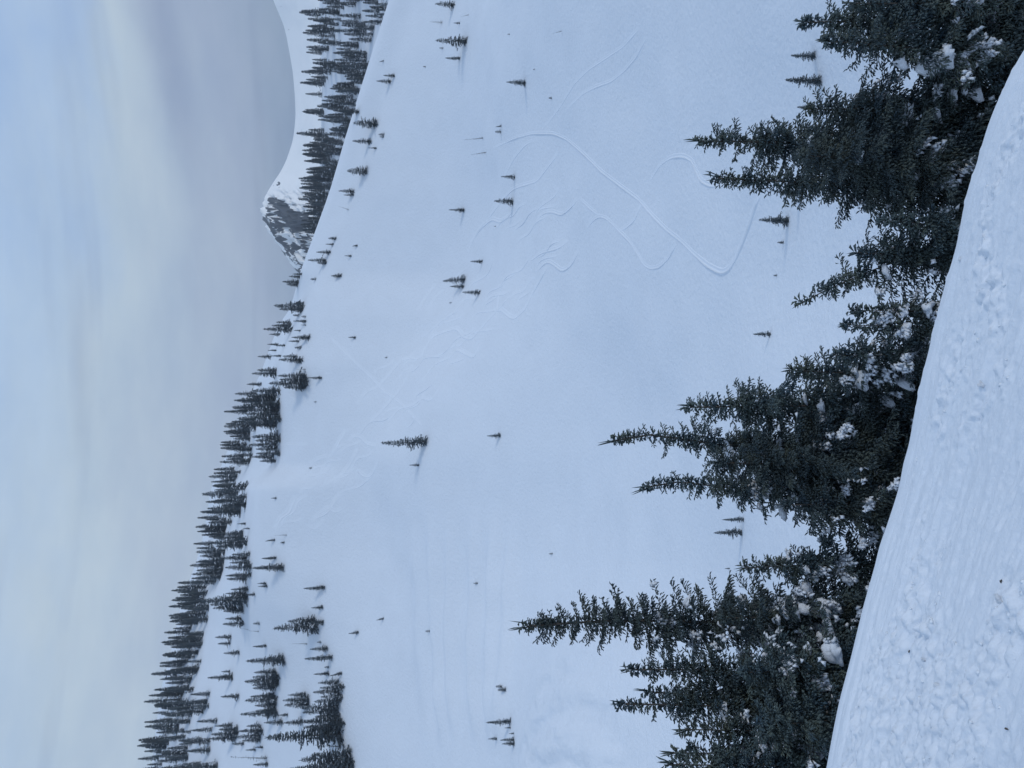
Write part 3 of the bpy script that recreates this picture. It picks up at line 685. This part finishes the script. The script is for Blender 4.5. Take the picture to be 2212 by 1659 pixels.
for i, (x, y, hp, loc, wh) in enumerate(cand):
    visible = 0 < y < 1659
    if (i < n_ind and visible) :
        plant(x, y, hp, "forest", LABF[wh][0], LABF[wh][1], loc=loc, snow=prng.random() < 0.5)
        continue
    r = math.hypot(loc.x, loc.y)
    _, t1 = az_tan(x, y); _, t2 = az_tan(x - hp, y); H = float(t2 - t1) * r
    V, Fc = protos["forest"][prng.randrange(5)][2]
    a = prng.uniform(0, 6.28); s = H / 10; ca, sa = math.cos(a) * s * prng.uniform(0.9, 1.15), math.sin(a) * s
    Vt = np.stack([V[:, 0] * ca - V[:, 1] * sa, V[:, 0] * sa + V[:, 1] * ca, V[:, 2] * s], 1) + np.array(loc)
    if (wh == 'hill' and (x > 722 or prng.random() < 0.25)) or (wh == 'ridge' and (y > 1495 or prng.random() < 0.2)):
        sv, sf = forest_dabs[prng.randrange(5)]
        sV.append(np.stack([sv[:, 0] * ca - sv[:, 1] * sa, sv[:, 0] * sa + sv[:, 1] * ca, sv[:, 2] * s], 1) + np.array(loc)); sF.append(sf + s_off); s_off += len(sv)
    stuffV[wh].append(Vt); stuffF[wh].append(Fc + offs[wh]); offs[wh] += len(V)
SL = {'hill': ("hillside_forest", "dark mass of far conifers covering the hillside under the mountain"),
      'ridge': ("ridge_forest", "dark mass of conifers along the ridge top at the bottom left"),
      'crest': ("crest_forest", "dark strip of conifers behind the middle of the ridge line")}
for wh in stuffV:
    if stuffV[wh]:
        o = add_obj(SL[wh][0], mesh_np(SL[wh][0], np.concatenate(stuffV[wh]), np.concatenate(stuffF[wh])), M_FARNEEDLE)
        tag(o, SL[wh][1], "forest", None, "stuff")

if sV:
    o = add_obj("forest_snow", mesh_np("forest_snow", np.concatenate(sV), np.concatenate(sF)), M_CLUMP)
    tag(o, "white dabs of snow caught on the far forest's branches", "snow", None, "stuff")

# ------------------------------------------------------------------ ski tracks: rim, groove, rim pressed in the bowl snow
def z1(pts): return [(548.6 + 0.372 * a, 548.6 + 0.372 * b_) for a, b_ in pts]
TRACKS = [
 (0.33, 0.75, [(1065, 320), (1110, 298), (1150, 287), (1195, 287), (1225, 300), (1265, 335), (1300, 370), (1340, 400), (1380, 430), (1410, 465), (1440, 495), (1470, 518), (1500, 548), (1530, 573), (1560, 588), (1575, 580), (1590, 555), (1605, 520), (1620, 480), (1632, 440), (1640, 420)]),
 (0.30, 0.65, [(1405, 388), (1425, 355), (1450, 338), (1475, 335), (1495, 345), (1505, 370), (1515, 390), (1535, 400), (1555, 397)]),
 (0.40, 0.7, [(1160, 472), (1175, 458), (1195, 455), (1212, 464), (1232, 448), (1248, 428)]),
 (0.31, 0.6, [(1268, 492), (1280, 475), (1295, 465), (1310, 470), (1335, 495), (1360, 520), (1380, 550), (1390, 570), (1405, 580), (1425, 575), (1445, 555), (1460, 525)]),
 (0.34, 0.5, [(1250, 425), (1275, 450), (1296, 466)]),
 (0.34, 0.5, [(1338, 497), (1352, 490), (1370, 475), (1385, 440)]),
 (0.45, 0.9, [(1160, 585), (1170, 572), (1185, 562), (1200, 572), (1215, 585), (1235, 570), (1250, 540)]),
 (0.55, 0.7, [(1016, 525), (1040, 490), (1065, 470), (1080, 480), (1100, 465), (1115, 440)]),
 (0.45, 0.5, [(1010, 545), (1030, 500), (1060, 465), (1085, 430), (1110, 405), (1160, 390), (1190, 350), (1205, 330)]),
 (0.42, 0.5, [(1090, 380), (1110, 340), (1135, 310), (1150, 303)]),
 (0.28, 0.4, [(1225, 235), (1260, 200), (1290, 185), (1320, 175), (1350, 150), (1375, 120), (1395, 80)]),
 (0.28, 0.35, [(1180, 270), (1210, 230), (1240, 180), (1270, 150), (1300, 130), (1345, 100), (1380, 60)]),
 (0.36, 0.4, [(712, 728), (740, 755), (770, 785), (800, 812), (830, 845), (860, 865), (890, 895), (912, 920)]),
 (0.60, 0.7, z1([(730, 760), (800, 680), (860, 610), (920, 600), (960, 610), (1000, 530), (1050, 470), (1130, 440), (1180, 425), (1220, 480), (1270, 490), (1320, 430), (1370, 370), (1430, 310), (1470, 350), (1510, 375), (1580, 310), (1610, 240), (1660, 150), (1700, 70)])),
 (0.55, 0.6, z1([(600, 870), (650, 800), (720, 770)])), (0.6, 0.6, z1([(680, 970), (750, 900), (830, 810), (900, 700), (920, 640)])),
 (0.55, 0.6, z1([(780, 970), (850, 890), (920, 880), (980, 830), (1030, 850), (1080, 770)])), (0.55, 0.7, z1([(980, 730), (1060, 630), (1140, 600), (1185, 545), (1220, 570), (1280, 600), (1310, 520)])),
 (0.55, 0.6, z1([(1010, 500), (1070, 400), (1150, 350), (1220, 270), (1240, 220)])), (0.6, 0.6, z1([(550, 1090), (580, 1050), (630, 1060), (650, 1100), (710, 1110)])),
 (0.6, 0.5, z1([(400, 1340), (500, 1290), (560, 1210), (600, 1130)])), (0.7, 0.7, z1([(330, 1220), (360, 1190), (430, 1170)])), (0.7, 0.7, z1([(385, 1275), (430, 1225)])),
 (0.65, 0.6, z1([(120, 1600), (150, 1530), (200, 1500), (240, 1400)])), (0.6, 0.6, z1([(390, 1510), (430, 1460), (470, 1500), (520, 1470)])), (0.6, 0.5, z1([(460, 1150), (530, 1020)])),
 (0.6, 0.6, z1([(310, 1570), (350, 1600), (410, 1540)])), (0.6, 0.6, z1([(600, 1310), (600, 1250), (640, 1290), (680, 1290), (720, 1200)])), (0.6, 0.6, [(617, 959), (640, 960), (664, 960)]),
 (0.5, 0.6, z1([(950, 330), (990, 260), (1050, 180)])), (0.5, 0.6, z1([(1010, 330), (1050, 250), (1100, 210)])), (0.5, 0.6, z1([(1400, 400), (1420, 230), (1460, 150)])),
]
trg = random.Random(21)
for q in range(52):
    f_ = trg.random()
    x = 610 + 560 * f_ + trg.uniform(-45, 45); y = 1130 - 650 * f_ + trg.uniform(-70, 70)
    hd = math.atan2(-0.62, 0.78) + trg.uniform(-0.25, 0.25); ln = trg.uniform(40, 120); am = trg.uniform(3, 8); ph = trg.uniform(0, 6); wl = trg.uniform(45, 95)
    pts = [(x, y)]
    for k_ in range(1, int(ln / 5)):
        d_ = k_ * 5; o_ = am * math.sin(d_ / wl * 6.28 + ph)
        pts.append((x + math.cos(hd) * d_ - math.sin(hd) * o_, y + math.sin(hd) * d_ + math.cos(hd) * o_))
    if len(pts) > 5: TRACKS.append((trg.uniform(0.3, 0.5), trg.uniform(0.4, 0.75), pts))
for wdt, amp, pts in TRACKS:
    pts = np.array(pts, float)
    seg = np.concatenate([[0], np.cumsum(np.hypot(*np.diff(pts, axis=0).T))])
    q = np.linspace(0, seg[-1], max(6, int(seg[-1] / 3.0)))
    # Catmull-like smoothing by averaging a linear resample
    xs, ys = np.interp(q, seg, pts[:, 0]), np.interp(q, seg, pts[:, 1])
    for _ in range(7):
        xs[1:-1] = 0.25 * xs[:-2] + 0.5 * xs[1:-1] + 0.25 * xs[2:]; ys[1:-1] = 0.25 * ys[:-2] + 0.5 * ys[1:-1] + 0.25 * ys[2:]
    pos = []
    for a, b_ in zip(xs, ys):
        l_, n_ = ray(bowl_bvh, float(a), float(b_))
        if l_ is not None: pos.append(l_)
    if len(pos) < 4: continue
    pos = np.array([tuple(p_) for p_ in pos])
    rg = np.random.default_rng(int(pts[0, 0]))
    tg = np.gradient(pos, axis=0); tg[:, 2] = 0; tg /= np.linalg.norm(tg, axis=1, keepdims=True) + 1e-9
    sd_ = np.stack([-tg[:, 1], tg[:, 0], np.zeros(len(tg))], 1)
    fade = np.minimum(1, np.minimum(np.arange(len(pos)), np.arange(len(pos))[::-1]) / 7.0)
    prof = [(-1.25, -0.10), (-0.95, 0.05), (-0.62, 0.13), (-0.34, 0.02), (0.0, 0.005), (0.34, 0.01), (0.62, 0.04), (0.95, 0.02), (1.25, -0.10)]
    V = []
    wob = 1 + 0.3 * np.interp(np.arange(len(pos)), np.arange(0, len(pos) + 9, 9), rg.normal(0, 1, len(np.arange(0, len(pos) + 9, 9))))
    for off, hgt in prof:
        p2 = pos + sd_ * (off * 0.85 * wdt * (0.8 + 0.2 * wob))[:, None]
        zs = []
        for p_ in p2:
            hit = bowl_bvh.ray_cast(Vector((p_[0], p_[1], 400)), Vector((0, 0, -1)))
            zs.append(hit[0].z if hit[0] is not None else p_[2])
        hh = hgt * amp * 1.2 * (1 + 0.004 * max(0.0, float(np.hypot(pos[:, 0], pos[:, 1]).mean()) - 75)) * (fade * np.clip(wob, 0.4, 1.7) if hgt > 0 else np.ones(len(pos)))
        V.append(np.stack([p2[:, 0], p2[:, 1], np.array(zs) + hh], 1))
    V = np.stack(V, 1)
    o = add_obj("ski_track", mesh_np("ski_track", V.reshape(-1, 3), grid_faces(len(pos), len(prof))), M_TRACK)
    tag(o, kind="structure")

# ------------------------------------------------------------------ near trees
# tip x, tip y, lower half width px, distance r, base y shift (px, picture), options, label
NEAR = [
 (1730, 48, 92, 12.5, -6, {}, "tall spiky conifer nearest the picture's top edge, slender tip left of its neighbour"),
 (1772, 97, 86, 11.8, 8, {}, "shorter conifer merged with the top-edge conifer, snow pads on its lower branches"),
 (1838, 6, 80, 12.0, -30, {}, "conifer cut by the picture's top edge beside the tall spiky one"),
 (1493, 308, 112, 13.0, 0, {"power": 0.85}, "tallest conifer of the broad pair in the upper group, pointed crown"),
 (1537, 387, 98, 12.6, 14, {"power": 1.0}, "slim-topped twin just below the tallest conifer of the upper group"),
 (1745, 235, 88, 12.2, -8, {"power": 0.55}, "blunt bushy conifer on the upper flank of the broad pair"),
 (1730, 340, 120, 11.6, 10, {"power": 0.5, "hidden_top": True}, "low dense conifer filling the middle of the upper group, large snow pads"),
 (1723, 658, 92, 11.6, -125, {"bend": True, "bare": 0.15, "nb": (3, 5)}, "leaning conifer whose bowed tip droops towards the lower trees"),
 (1905, 480, 40, 11.2, 20, {"power": 0.7}, "small pointed conifer at the foot of the leaning tree, nearest the broad pair"),
 (1845, 545, 40, 11.4, 25, {"power": 0.7}, "small spiky conifer hugging the leaning tree's upper side"),
 (1840, 672, 36, 11.2, -4, {"bare": 0.15, "dabs": 40}, "slender snow-dusted sapling just below the leaning tree's foot"),
 (1820, 702, 38, 11.2, 4, {"bare": 0.15, "dabs": 40}, "slender snow-dusted sapling, second below the leaning tree"),
 (1475, 880, 112, 12.8, -8, {}, "pointed conifer at the upper end of the central clump"),
 (1700, 800, 70, 12.0, 10, {"power": 0.6}, "bushy lower conifer on the upper skirt of the central clump"),
 (1790, 762, 60, 11.4, 6, {"power": 0.6, "bare": 0.1, "dabs": 40}, "small snow-loaded conifer at the upper edge of the central clump"),
 (1307, 955, 100, 13.4, 18, {"power": 1.15, "thin_top": True}, "conifer with a long bent twiggy tip, tallest of the central clump"),
 (1378, 1055, 98, 13.0, 6, {"power": 1.2, "thin_top": True}, "conifer with a crooked bare tip, lower end of the central clump"),
 (1540, 1000, 118, 12.2, 6, {"power": 0.5, "hidden_top": True}, "broad dense conifer filling the heart of the central clump, big snow pad"),
 (1690, 1090, 88, 11.8, 8, {"power": 0.6}, "low drooping conifer at the lower skirt of the central clump"),
 (1600, 1228, 66, 12.4, -10, {"bare": 0.12, "dabs": 40}, "small twiggy conifer in the gap between the central clump and tallest tree"),
 (1115, 1352, 100, 13.6, -16, {"power": 0.62, "bare": 0.22, "ragged": 0.62, "dabs": 70}, "tallest near conifer with open ragged branches and snow on lower limbs"),
 (1352, 1450, 62, 12.8, 12, {"power": 0.62}, "slim conifer between the tallest tree and the lower-corner pair"),
 (1333, 1526, 84, 12.6, 0, {"power": 0.9, "bare": 0.08}, "spiky-tipped conifer in the lower corner group, needle-thin leader"),
 (1385, 1498, 70, 12.9, 10, {"power": 0.9, "bare": 0.1}, "forked conifer leaning on the spiky-tipped one in the lower corner"),
 (1468, 1580, 66, 12.2, 6, {"bare": 0.25}, "sparse twiggy conifer in the lower corner beyond the spiky-tipped one"),
 (1440, 1627, 60, 12.6, 10, {"bare": 0.2}, "thin conifer second from the picture's bottom edge"),
 (1431, 1652, 72, 12.0, 10, {}, "conifer cut by the picture's bottom edge"),
 (1600, 1450, 92, 11.8, 0, {"power": 0.5, "hidden_top": True}, "low thick conifer at the foot of the slim one, lower corner"),
 (1640, 1560, 96, 11.4, 0, {"power": 0.5, "hidden_top": True}, "low thick conifer filling the foot of the lower corner group"),
 (1560, 1335, 112, 12.6, 0, {"power": 0.6, "bare": 0.2, "hidden_top": True, "dabs": 70}, "low snow-laden conifer at the foot of the tallest near tree"),
]
near_roots = []
for i, (tx, ty, hw, r, shift, opt, label) in enumerate(NEAR):
    a_t, t_t = az_tan(tx, ty)
    lipx = float(np.interp(ty, LIP[::-1, 1], LIP[::-1, 0]))
    lipx = float(np.interp(ty + shift, LIP[::-1, 1], LIP[::-1, 0]))
    a_b, t_b = az_tan(lipx, ty + shift)
    a_b = float(a_b)
    gz = near_ground(a_b, r)
    base = np.array([math.sin(a_b) * r, math.cos(a_b) * r, gz])
    tipp = np.array([math.sin(float(a_t)) * r, math.cos(float(a_t)) * r, float(t_t) * r])
    H = tipp[2] - base[2]
    off = tipp[:2] - base[:2]
    R = hw / F * math.hypot(r, r * float(t_b)) * 1.2
    visz = float(t_b) * r                       # sight line over the lip: nothing below it shows
    hmin = max(0.0, visz - base[2] - 0.9)
    # the half width is measured at the lip, the cone below it is wider
    fr = hmin / H
    pw = opt.get("power", 0.72)
    Rb = R / max(0.35, (1 - min(0.8, (visz - base[2]) / H)) ** pw)
    rg = random.Random(i)
    wb = (rg.uniform(-0.05, 0.05), rg.uniform(-0.05, 0.05)); ph = rg.uniform(0, 6)
    if opt.get("bend"):
        axis = lambda h, o=off, H=H: np.array([o[0], o[1]]) * (max(0.0, h / H - 0.35) / 0.65) ** 1.5
    elif opt.get("thin_top"):
        axis = lambda h, o=off, H=H, wb=wb, ph=ph: np.array([o[0], o[1]]) * (h / H) + np.array([0.16 * max(0, h / H - 0.72) / 0.28 * math.sin(9 * h / H) + wb[0] * math.sin(h * 1.3 + ph), 0.0]) * (1 - max(0, h / H - 0.9) * 10)
    else:
        axis = lambda h, o=off, H=H, wb=wb, ph=ph: np.array([o[0], o[1]]) * (h / H) + np.array([wb[0] * math.sin(h * 1.3 + ph), wb[1] * math.cos(h * 1.1 + ph)]) * min(1, h / H * 2)
    kw = dict(power=pw, bare=opt.get("bare", 0.02) + 0.10, droop=0.62, nb=opt.get("nb", (5, 8)), ragged=opt.get("ragged", 0.62))
    (V, Fc), (tv, tf) = conifer(H, Rb, 900 + i, sprig=0.115, whorl=0.15, hmin=hmin, axis=axis, thick=0.36, dens=1.2, blunt=True, slim=0.6, **kw)
    root = bpy.data.objects.new("conifer_tree", None); COL.objects.link(root); root.location = base; root.empty_display_size = 0.3
    tag(root, label, "tree", "large conifers behind the lip of the piste")
    add_obj("crown", mesh_np("near_crown", V, Fc), M_NEEDLE, root)
    add_obj("trunk", mesh_np("near_trunk", tv, tf), M_BARK, root)
    # snow lying along patches of the lower boughs: the twigs it covers, thickened and whitened
    Q = V.reshape(-1, 4, 3); cen = Q.mean(1)
    zlo, zhi = visz - base[2] - 0.3, visz - base[2] + 0.66 * (H - (visz - base[2]))
    nz = vnoise(cen[:, 0] * 3.1 + cen[:, 1] * 2.3 + i * 7, cen[:, 2] * 4.2 - cen[:, 1] * 1.7, 200 + i) + 0.5 * vnoise(cen[:, 0] * 9 + i, cen[:, 2] * 11, 230 + i)
    up_ = smooth(zhi, zlo, cen[:, 2])
    thr = 0.47 - 0.11 * up_ - (0.10 if opt.get("dabs", 0) else 0.0)
    sel = (cen[:, 2] > zlo) & (cen[:, 2] < zhi) & (nz > thr)
    if sel.sum() > 12:
        q = Q[sel]; c_ = q.mean(1, keepdims=True)
        ax = q[:, 1:].mean(1, keepdims=True) - q[:, :1]; ax = ax / (np.linalg.norm(ax, axis=2, keepdims=True) + 1e-9)
        rel = q - c_; par = (rel * ax).sum(2, keepdims=True) * ax
        q = c_ + par * 1.1 + (rel - par) * 2.6 + np.array([0, 0, 0.022])
        fsn = (np.arange(len(q))[:, None, None] * 4 + np.array([[0, 2, 1], [0, 3, 2], [0, 1, 3], [1, 2, 3]])[None]).reshape(-1, 3)
        o = add_obj("branch_snow", mesh_np("bough_snow", q.reshape(-1, 3), fsn), M_CLUMP, root); o["kind"] = "stuff"
    near_roots.append((root, tx, ty, lipx, ty + shift, r, R, H, base))

# ------------------------------------------------------------------ snow clumps lying on the near branches: x, y, across px (picture y), tall px (picture x)
CLUMPS = [(2030, 21, 16, 10), (2076, 28, 18, 10), (2150, 24, 40, 22), (1976, 28, 13, 9), (1950, 135, 16, 20), (2008, 140, 22, 34), (2047, 121, 26, 22), (1983, 124, 10, 9), (1964, 245, 34, 20), (1905, 280, 26, 13), (1927, 304, 26, 14), (2061, 206, 15, 10), (2112, 202, 18, 20),
          (2086, 195, 12, 10), (2026, 245, 22, 10), (1856, 344, 18, 9), (2022, 383, 46, 16), (2026, 316, 22, 12), (2076, 310, 16, 8), (1866, 822, 24, 26), (1925, 812, 22, 20), (1962, 828, 18, 34), (1895, 838, 22, 26), (1831, 842, 16, 9), (1856, 883, 20, 14), (1776, 879, 20, 11), (1740, 863, 16, 7), (1923, 868, 14, 20),
          (1802, 958, 32, 46), (1831, 947, 22, 18), (1579, 986, 46, 12), (1958, 716, 22, 18), (1955, 672, 18, 18), (2005, 668, 22, 14), (1916, 588, 22, 12), (1848, 797, 16, 14), (1722, 947, 16, 10), (1693, 1101, 24, 14), (1719, 1071, 11, 9), (1743, 1232, 13, 16), (1764, 1248, 14, 12), (1836, 1254, 16, 18),
          (1745, 1270, 18, 20), (1782, 1314, 22, 38), (1695, 1318, 22, 16), (1739, 1312, 16, 20), (1719, 1326, 18, 16), (1608, 1296, 14, 20), (1630, 1306, 12, 9), (1485, 1300, 20, 10), (1556, 1349, 12, 7), (1643, 1365, 14, 12), (1723, 1389, 22, 12), (1800, 1372, 40, 16), (1806, 1408, 30, 24), (1770, 1379, 16, 9),
          (1747, 1405, 20, 10), (1711, 1432, 16, 20), (1706, 1452, 24, 9), (1772, 1479, 16, 14), (1567, 1541, 26, 13), (1642, 1590, 16, 11), (1631, 1637, 30, 12), (1713, 1626, 22, 14), (1603, 1619, 12, 10), (1680, 1340, 14, 12), (1790, 1345, 20, 14), (1655, 1250, 12, 8)]
def clump_mesh(seed):
    rg = np.random.default_rng(seed)
    nu, nv = 18, 11
    th = np.linspace(0, 2 * math.pi, nu, endpoint=False); ph = np.linspace(0.0, math.pi, nv)[1:-1]
    V = [[0, 0, 1.0]]
    for p_ in ph:
        for t_ in th:
            V.append([math.sin(p_) * math.cos(t_), math.sin(p_) * math.sin(t_), math.cos(p_)])
    V.append([0, 0, -1.0]); V = np.array(V)
    k1 = rg.normal(0, 1, (4, 3)) * 2.4; k2 = rg.uniform(0, 6, 4)
    d = 1 + 0.16 * np.sin(V @ k1.T * 1.3 + k2).sum(1) + 0.06 * np.sin(V @ (rg.normal(0, 1, (5, 3)) * 7).T + rg.uniform(0, 6, 5)).sum(1) + rg.normal(0, 0.03, len(V))
    V = V * d[:, None]
    V[:, 2] = np.where(V[:, 2] < 0, V[:, 2] * 0.45, V[:, 2])
    # drapes down at both ends like snow bent over a branch
    V[:, 2] -= 0.16 * V[:, 0] ** 2 + rg.uniform(-0.25, 0.25) * V[:, 0]
    fs = []
    m_ = len(ph)
    for j in range(nu):
        j2 = (j + 1) % nu
        fs.append((0, 1 + j, 1 + j2))
        for i in range(m_ - 1):
            a = 1 + i * nu + j; b_ = 1 + i * nu + j2
            fs.append((a, a + nu, b_ + nu)); fs.append((a, b_ + nu, b_))
        fs.append((1 + (m_ - 1) * nu + j, len(V) - 1, 1 + (m_ - 1) * nu + j2))
    return mesh_np("snow_clump", V, np.array(fs))
clump_meshes = [clump_mesh(40 + i) for i in range(8)]
for m_ in clump_meshes: m_.materials.append(M_CLUMP)
for i, (x, y, wx, hx) in enumerate(CLUMPS):
    best, bd = None, 1e9
    for nr in near_roots:
        root, tx, ty, lx, ly, r, R, H, base = nr
        if x < tx + 30: continue
        f = (x - tx) / max(1, lx - tx); yc = ty + (ly - ty) * f
        halfw = max(8, R / r * F * 0.8 * min(1, f))
        d = abs(y - yc) / halfw + 0.12 * (r - 11)
        if d < bd: bd, best = d, (nr, yc, halfw)
    if best is None or bd > 1.15: continue
    (root, tx, ty, lx, ly, r, R, H, base), yc, halfw = best
    q = min(0.95, abs(y - yc) / halfw)
    rad_here = halfw / F * r
    rc = r - rad_here * math.sqrt(max(0.02, 1 - q * q)) * 0.64
    a_, t_ = az_tan(x, y)
    p_ = Vector((math.sin(float(a_)) * rc, math.cos(float(a_)) * rc, float(t_) * rc))
    k_ = math.hypot(rc, p_.z) / F * 0.5
    o = bpy.data.objects.new("snow_clump", clump_meshes[i % 8]); COL.objects.link(o); o.parent = root
    o.location = p_ - root.location
    o.scale = (wx * k_ * 1.35, wx * k_ * 1.1, hx * k_ * 1.4)
    o.rotation_euler = (prng.uniform(-0.2, 0.2) - 0.25, prng.uniform(-0.35, 0.35), prng.uniform(-0.5, 0.5))

# ------------------------------------------------------------------ loose crust lumps and a few wind-blown bits on the near snow
near_bvh = BVHTree.FromPolygons(near_v.tolist(), near_f.tolist())
lrng = random.Random(3)
big = [(2075, 560), (2120, 830), (2160, 1295), (1995, 1425), (2025, 1480)]
for j, (x, y) in enumerate(big):
    l_, n_ = ray(near_bvh, x, y)
    if l_ is None: continue
    o = bpy.data.objects.new("snow_lump", clump_meshes[j % 8]); COL.objects.link(o)
    s = lrng.uniform(0.012, 0.026)
    o.location = l_ + Vector((0, 0, 0.2 * s)); o.scale = (s * 1.6, s, s * 0.9); o.rotation_euler = (0, 0, lrng.uniform(0, 6))
    tag(o, "loose crumb of snow crust on the near piste, %s from the picture's top" % ordinal(j), "snow lump", "loose crumbs of crust on the near snow")
M_DEB = M_BARK
cv, cf, co_ = [], [], 0
crg = np.random.default_rng(17)
okm = (RR / rL[None, :] > 0.4) & (DL > 0.12)
ii = np.argwhere(okm & (mask > 0.35)); jj = np.argwhere(okm)
pick = np.concatenate([ii[crg.integers(0, len(ii), 420)], jj[crg.integers(0, len(jj), 90)]])
bv = np.array([[1, 0, 0], [-1, 0, 0], [0, 1, 0], [0, -1, 0], [0, 0, 1], [0, 0, -0.5], [0.6, 0.6, 0.5], [-0.6, 0.6, 0.4], [0.6, -0.6, 0.4], [-0.6, -0.6, 0.5]])
bf = np.array([[4, 0, 6], [4, 6, 2], [4, 2, 7], [4, 7, 1], [4, 1, 9], [4, 9, 3], [4, 3, 8], [4, 8, 0], [5, 6, 0], [5, 2, 6], [5, 7, 2], [5, 1, 7], [5, 9, 1], [5, 3, 9], [5, 8, 3], [5, 0, 8]])
for a_, b_ in pick:
    sz = 0.005 + 0.017 * crg.random() ** 4
    v_ = bv * crg.uniform(0.6, 1.3, bv.shape) * sz * np.array([1.4, 1.0, 0.8]); an = crg.uniform(0, 6.28)
    v_ = np.stack([v_[:, 0] * math.cos(an) - v_[:, 1] * math.sin(an), v_[:, 0] * math.sin(an) + v_[:, 1] * math.cos(an), v_[:, 2]], 1)
    cv.append(v_ + np.array([NX[a_, b_], NY[a_, b_], NZ[a_, b_] - 0.25 * sz])); cf.append(bf + co_); co_ += len(bv)
o = add_obj("snow_clods", mesh_np("snow_clods", np.concatenate(cv), np.concatenate(cf), False), mat_snow("clod_snow", 60.0, 0.01, col=(0.74, 0.80, 0.87)))
tag(o, "small crumbled clods of snow strewn over the near piste", "snow clods", None, "stuff")
for (x, y, lab) in [(2165, 1256, "tiny dark bark flake on the near snow, uppermost of three"), (1965, 1407, "tiny dark bark flake on the near snow, closest to the lip"), (2176, 1575, "tiny dark bark flake on the near snow, lowest in the picture")]:
    l_, n_ = ray(near_bvh, x, y)
    if l_ is None: continue
    V, f = tube([[-0.012, 0, 0], [0, 0.003, 0.004], [0.012, 0, 0.001]], [0.002, 0.006, 0.002], 5)
    o = add_obj("bark_flake", mesh_np("bark_flake", V, f), M_DEB); o.location = l_ + Vector((0, 0, 0.004)); o.rotation_euler = (0, 0, lrng.uniform(0, 6))
    tag(o, lab, "bark flake", "bark flakes on the near snow")

# ------------------------------------------------------------------ the air between here and the mountain
def haze_box(x0, x1, y0, y1, z0_, z1_, dens):
    V = np.array([[x, y, z] for z in (z0_, z1_) for y in (y0, y1) for x in (x0, x1)], float)
    f = np.array([[0, 2, 3, 1], [4, 5, 7, 6], [0, 1, 5, 4], [2, 6, 7, 3], [0, 4, 6, 2], [1, 3, 7, 5]])
    m = bpy.data.materials.new("haze"); m.use_nodes = True
    t = m.node_tree; t.nodes.clear()
    o_ = t.nodes.new("ShaderNodeOutputMaterial"); pv = t.nodes.new("ShaderNodeVolumePrincipled")
    pv.inputs["Color"].default_value = (0.80, 0.88, 1.0, 1); pv.inputs["Density"].default_value = dens
    pv.inputs["Anisotropy"].default_value = 0.2
    t.links.new(pv.outputs[0], o_.inputs["Volume"])
    o = add_obj("haze", mesh_np("haze", V, f, False), m); tag(o, "faint blue haze filling the valley air", "haze", None, "stuff")
allz = [v[:, 2] for v in (bowl_v, near_v, hill_v, mv)]
allx = np.concatenate([v[:, 0] for v in (bowl_v, near_v, hill_v, mv)]); ally = np.concatenate([v[:, 1] for v in (bowl_v, near_v, hill_v, mv)])
if True:
    haze_box(allx.min() - 30, allx.max() + 30, min(-30, ally.min() - 10), ally.max() + 30, min(z.min() for z in allz) - 1, max(z.max() for z in allz) + 40, 0.00016)
print("individual trees", count_ind, "forest cand", len(cand), "tris", sum(len(m.polygons) for m in bpy.data.meshes))
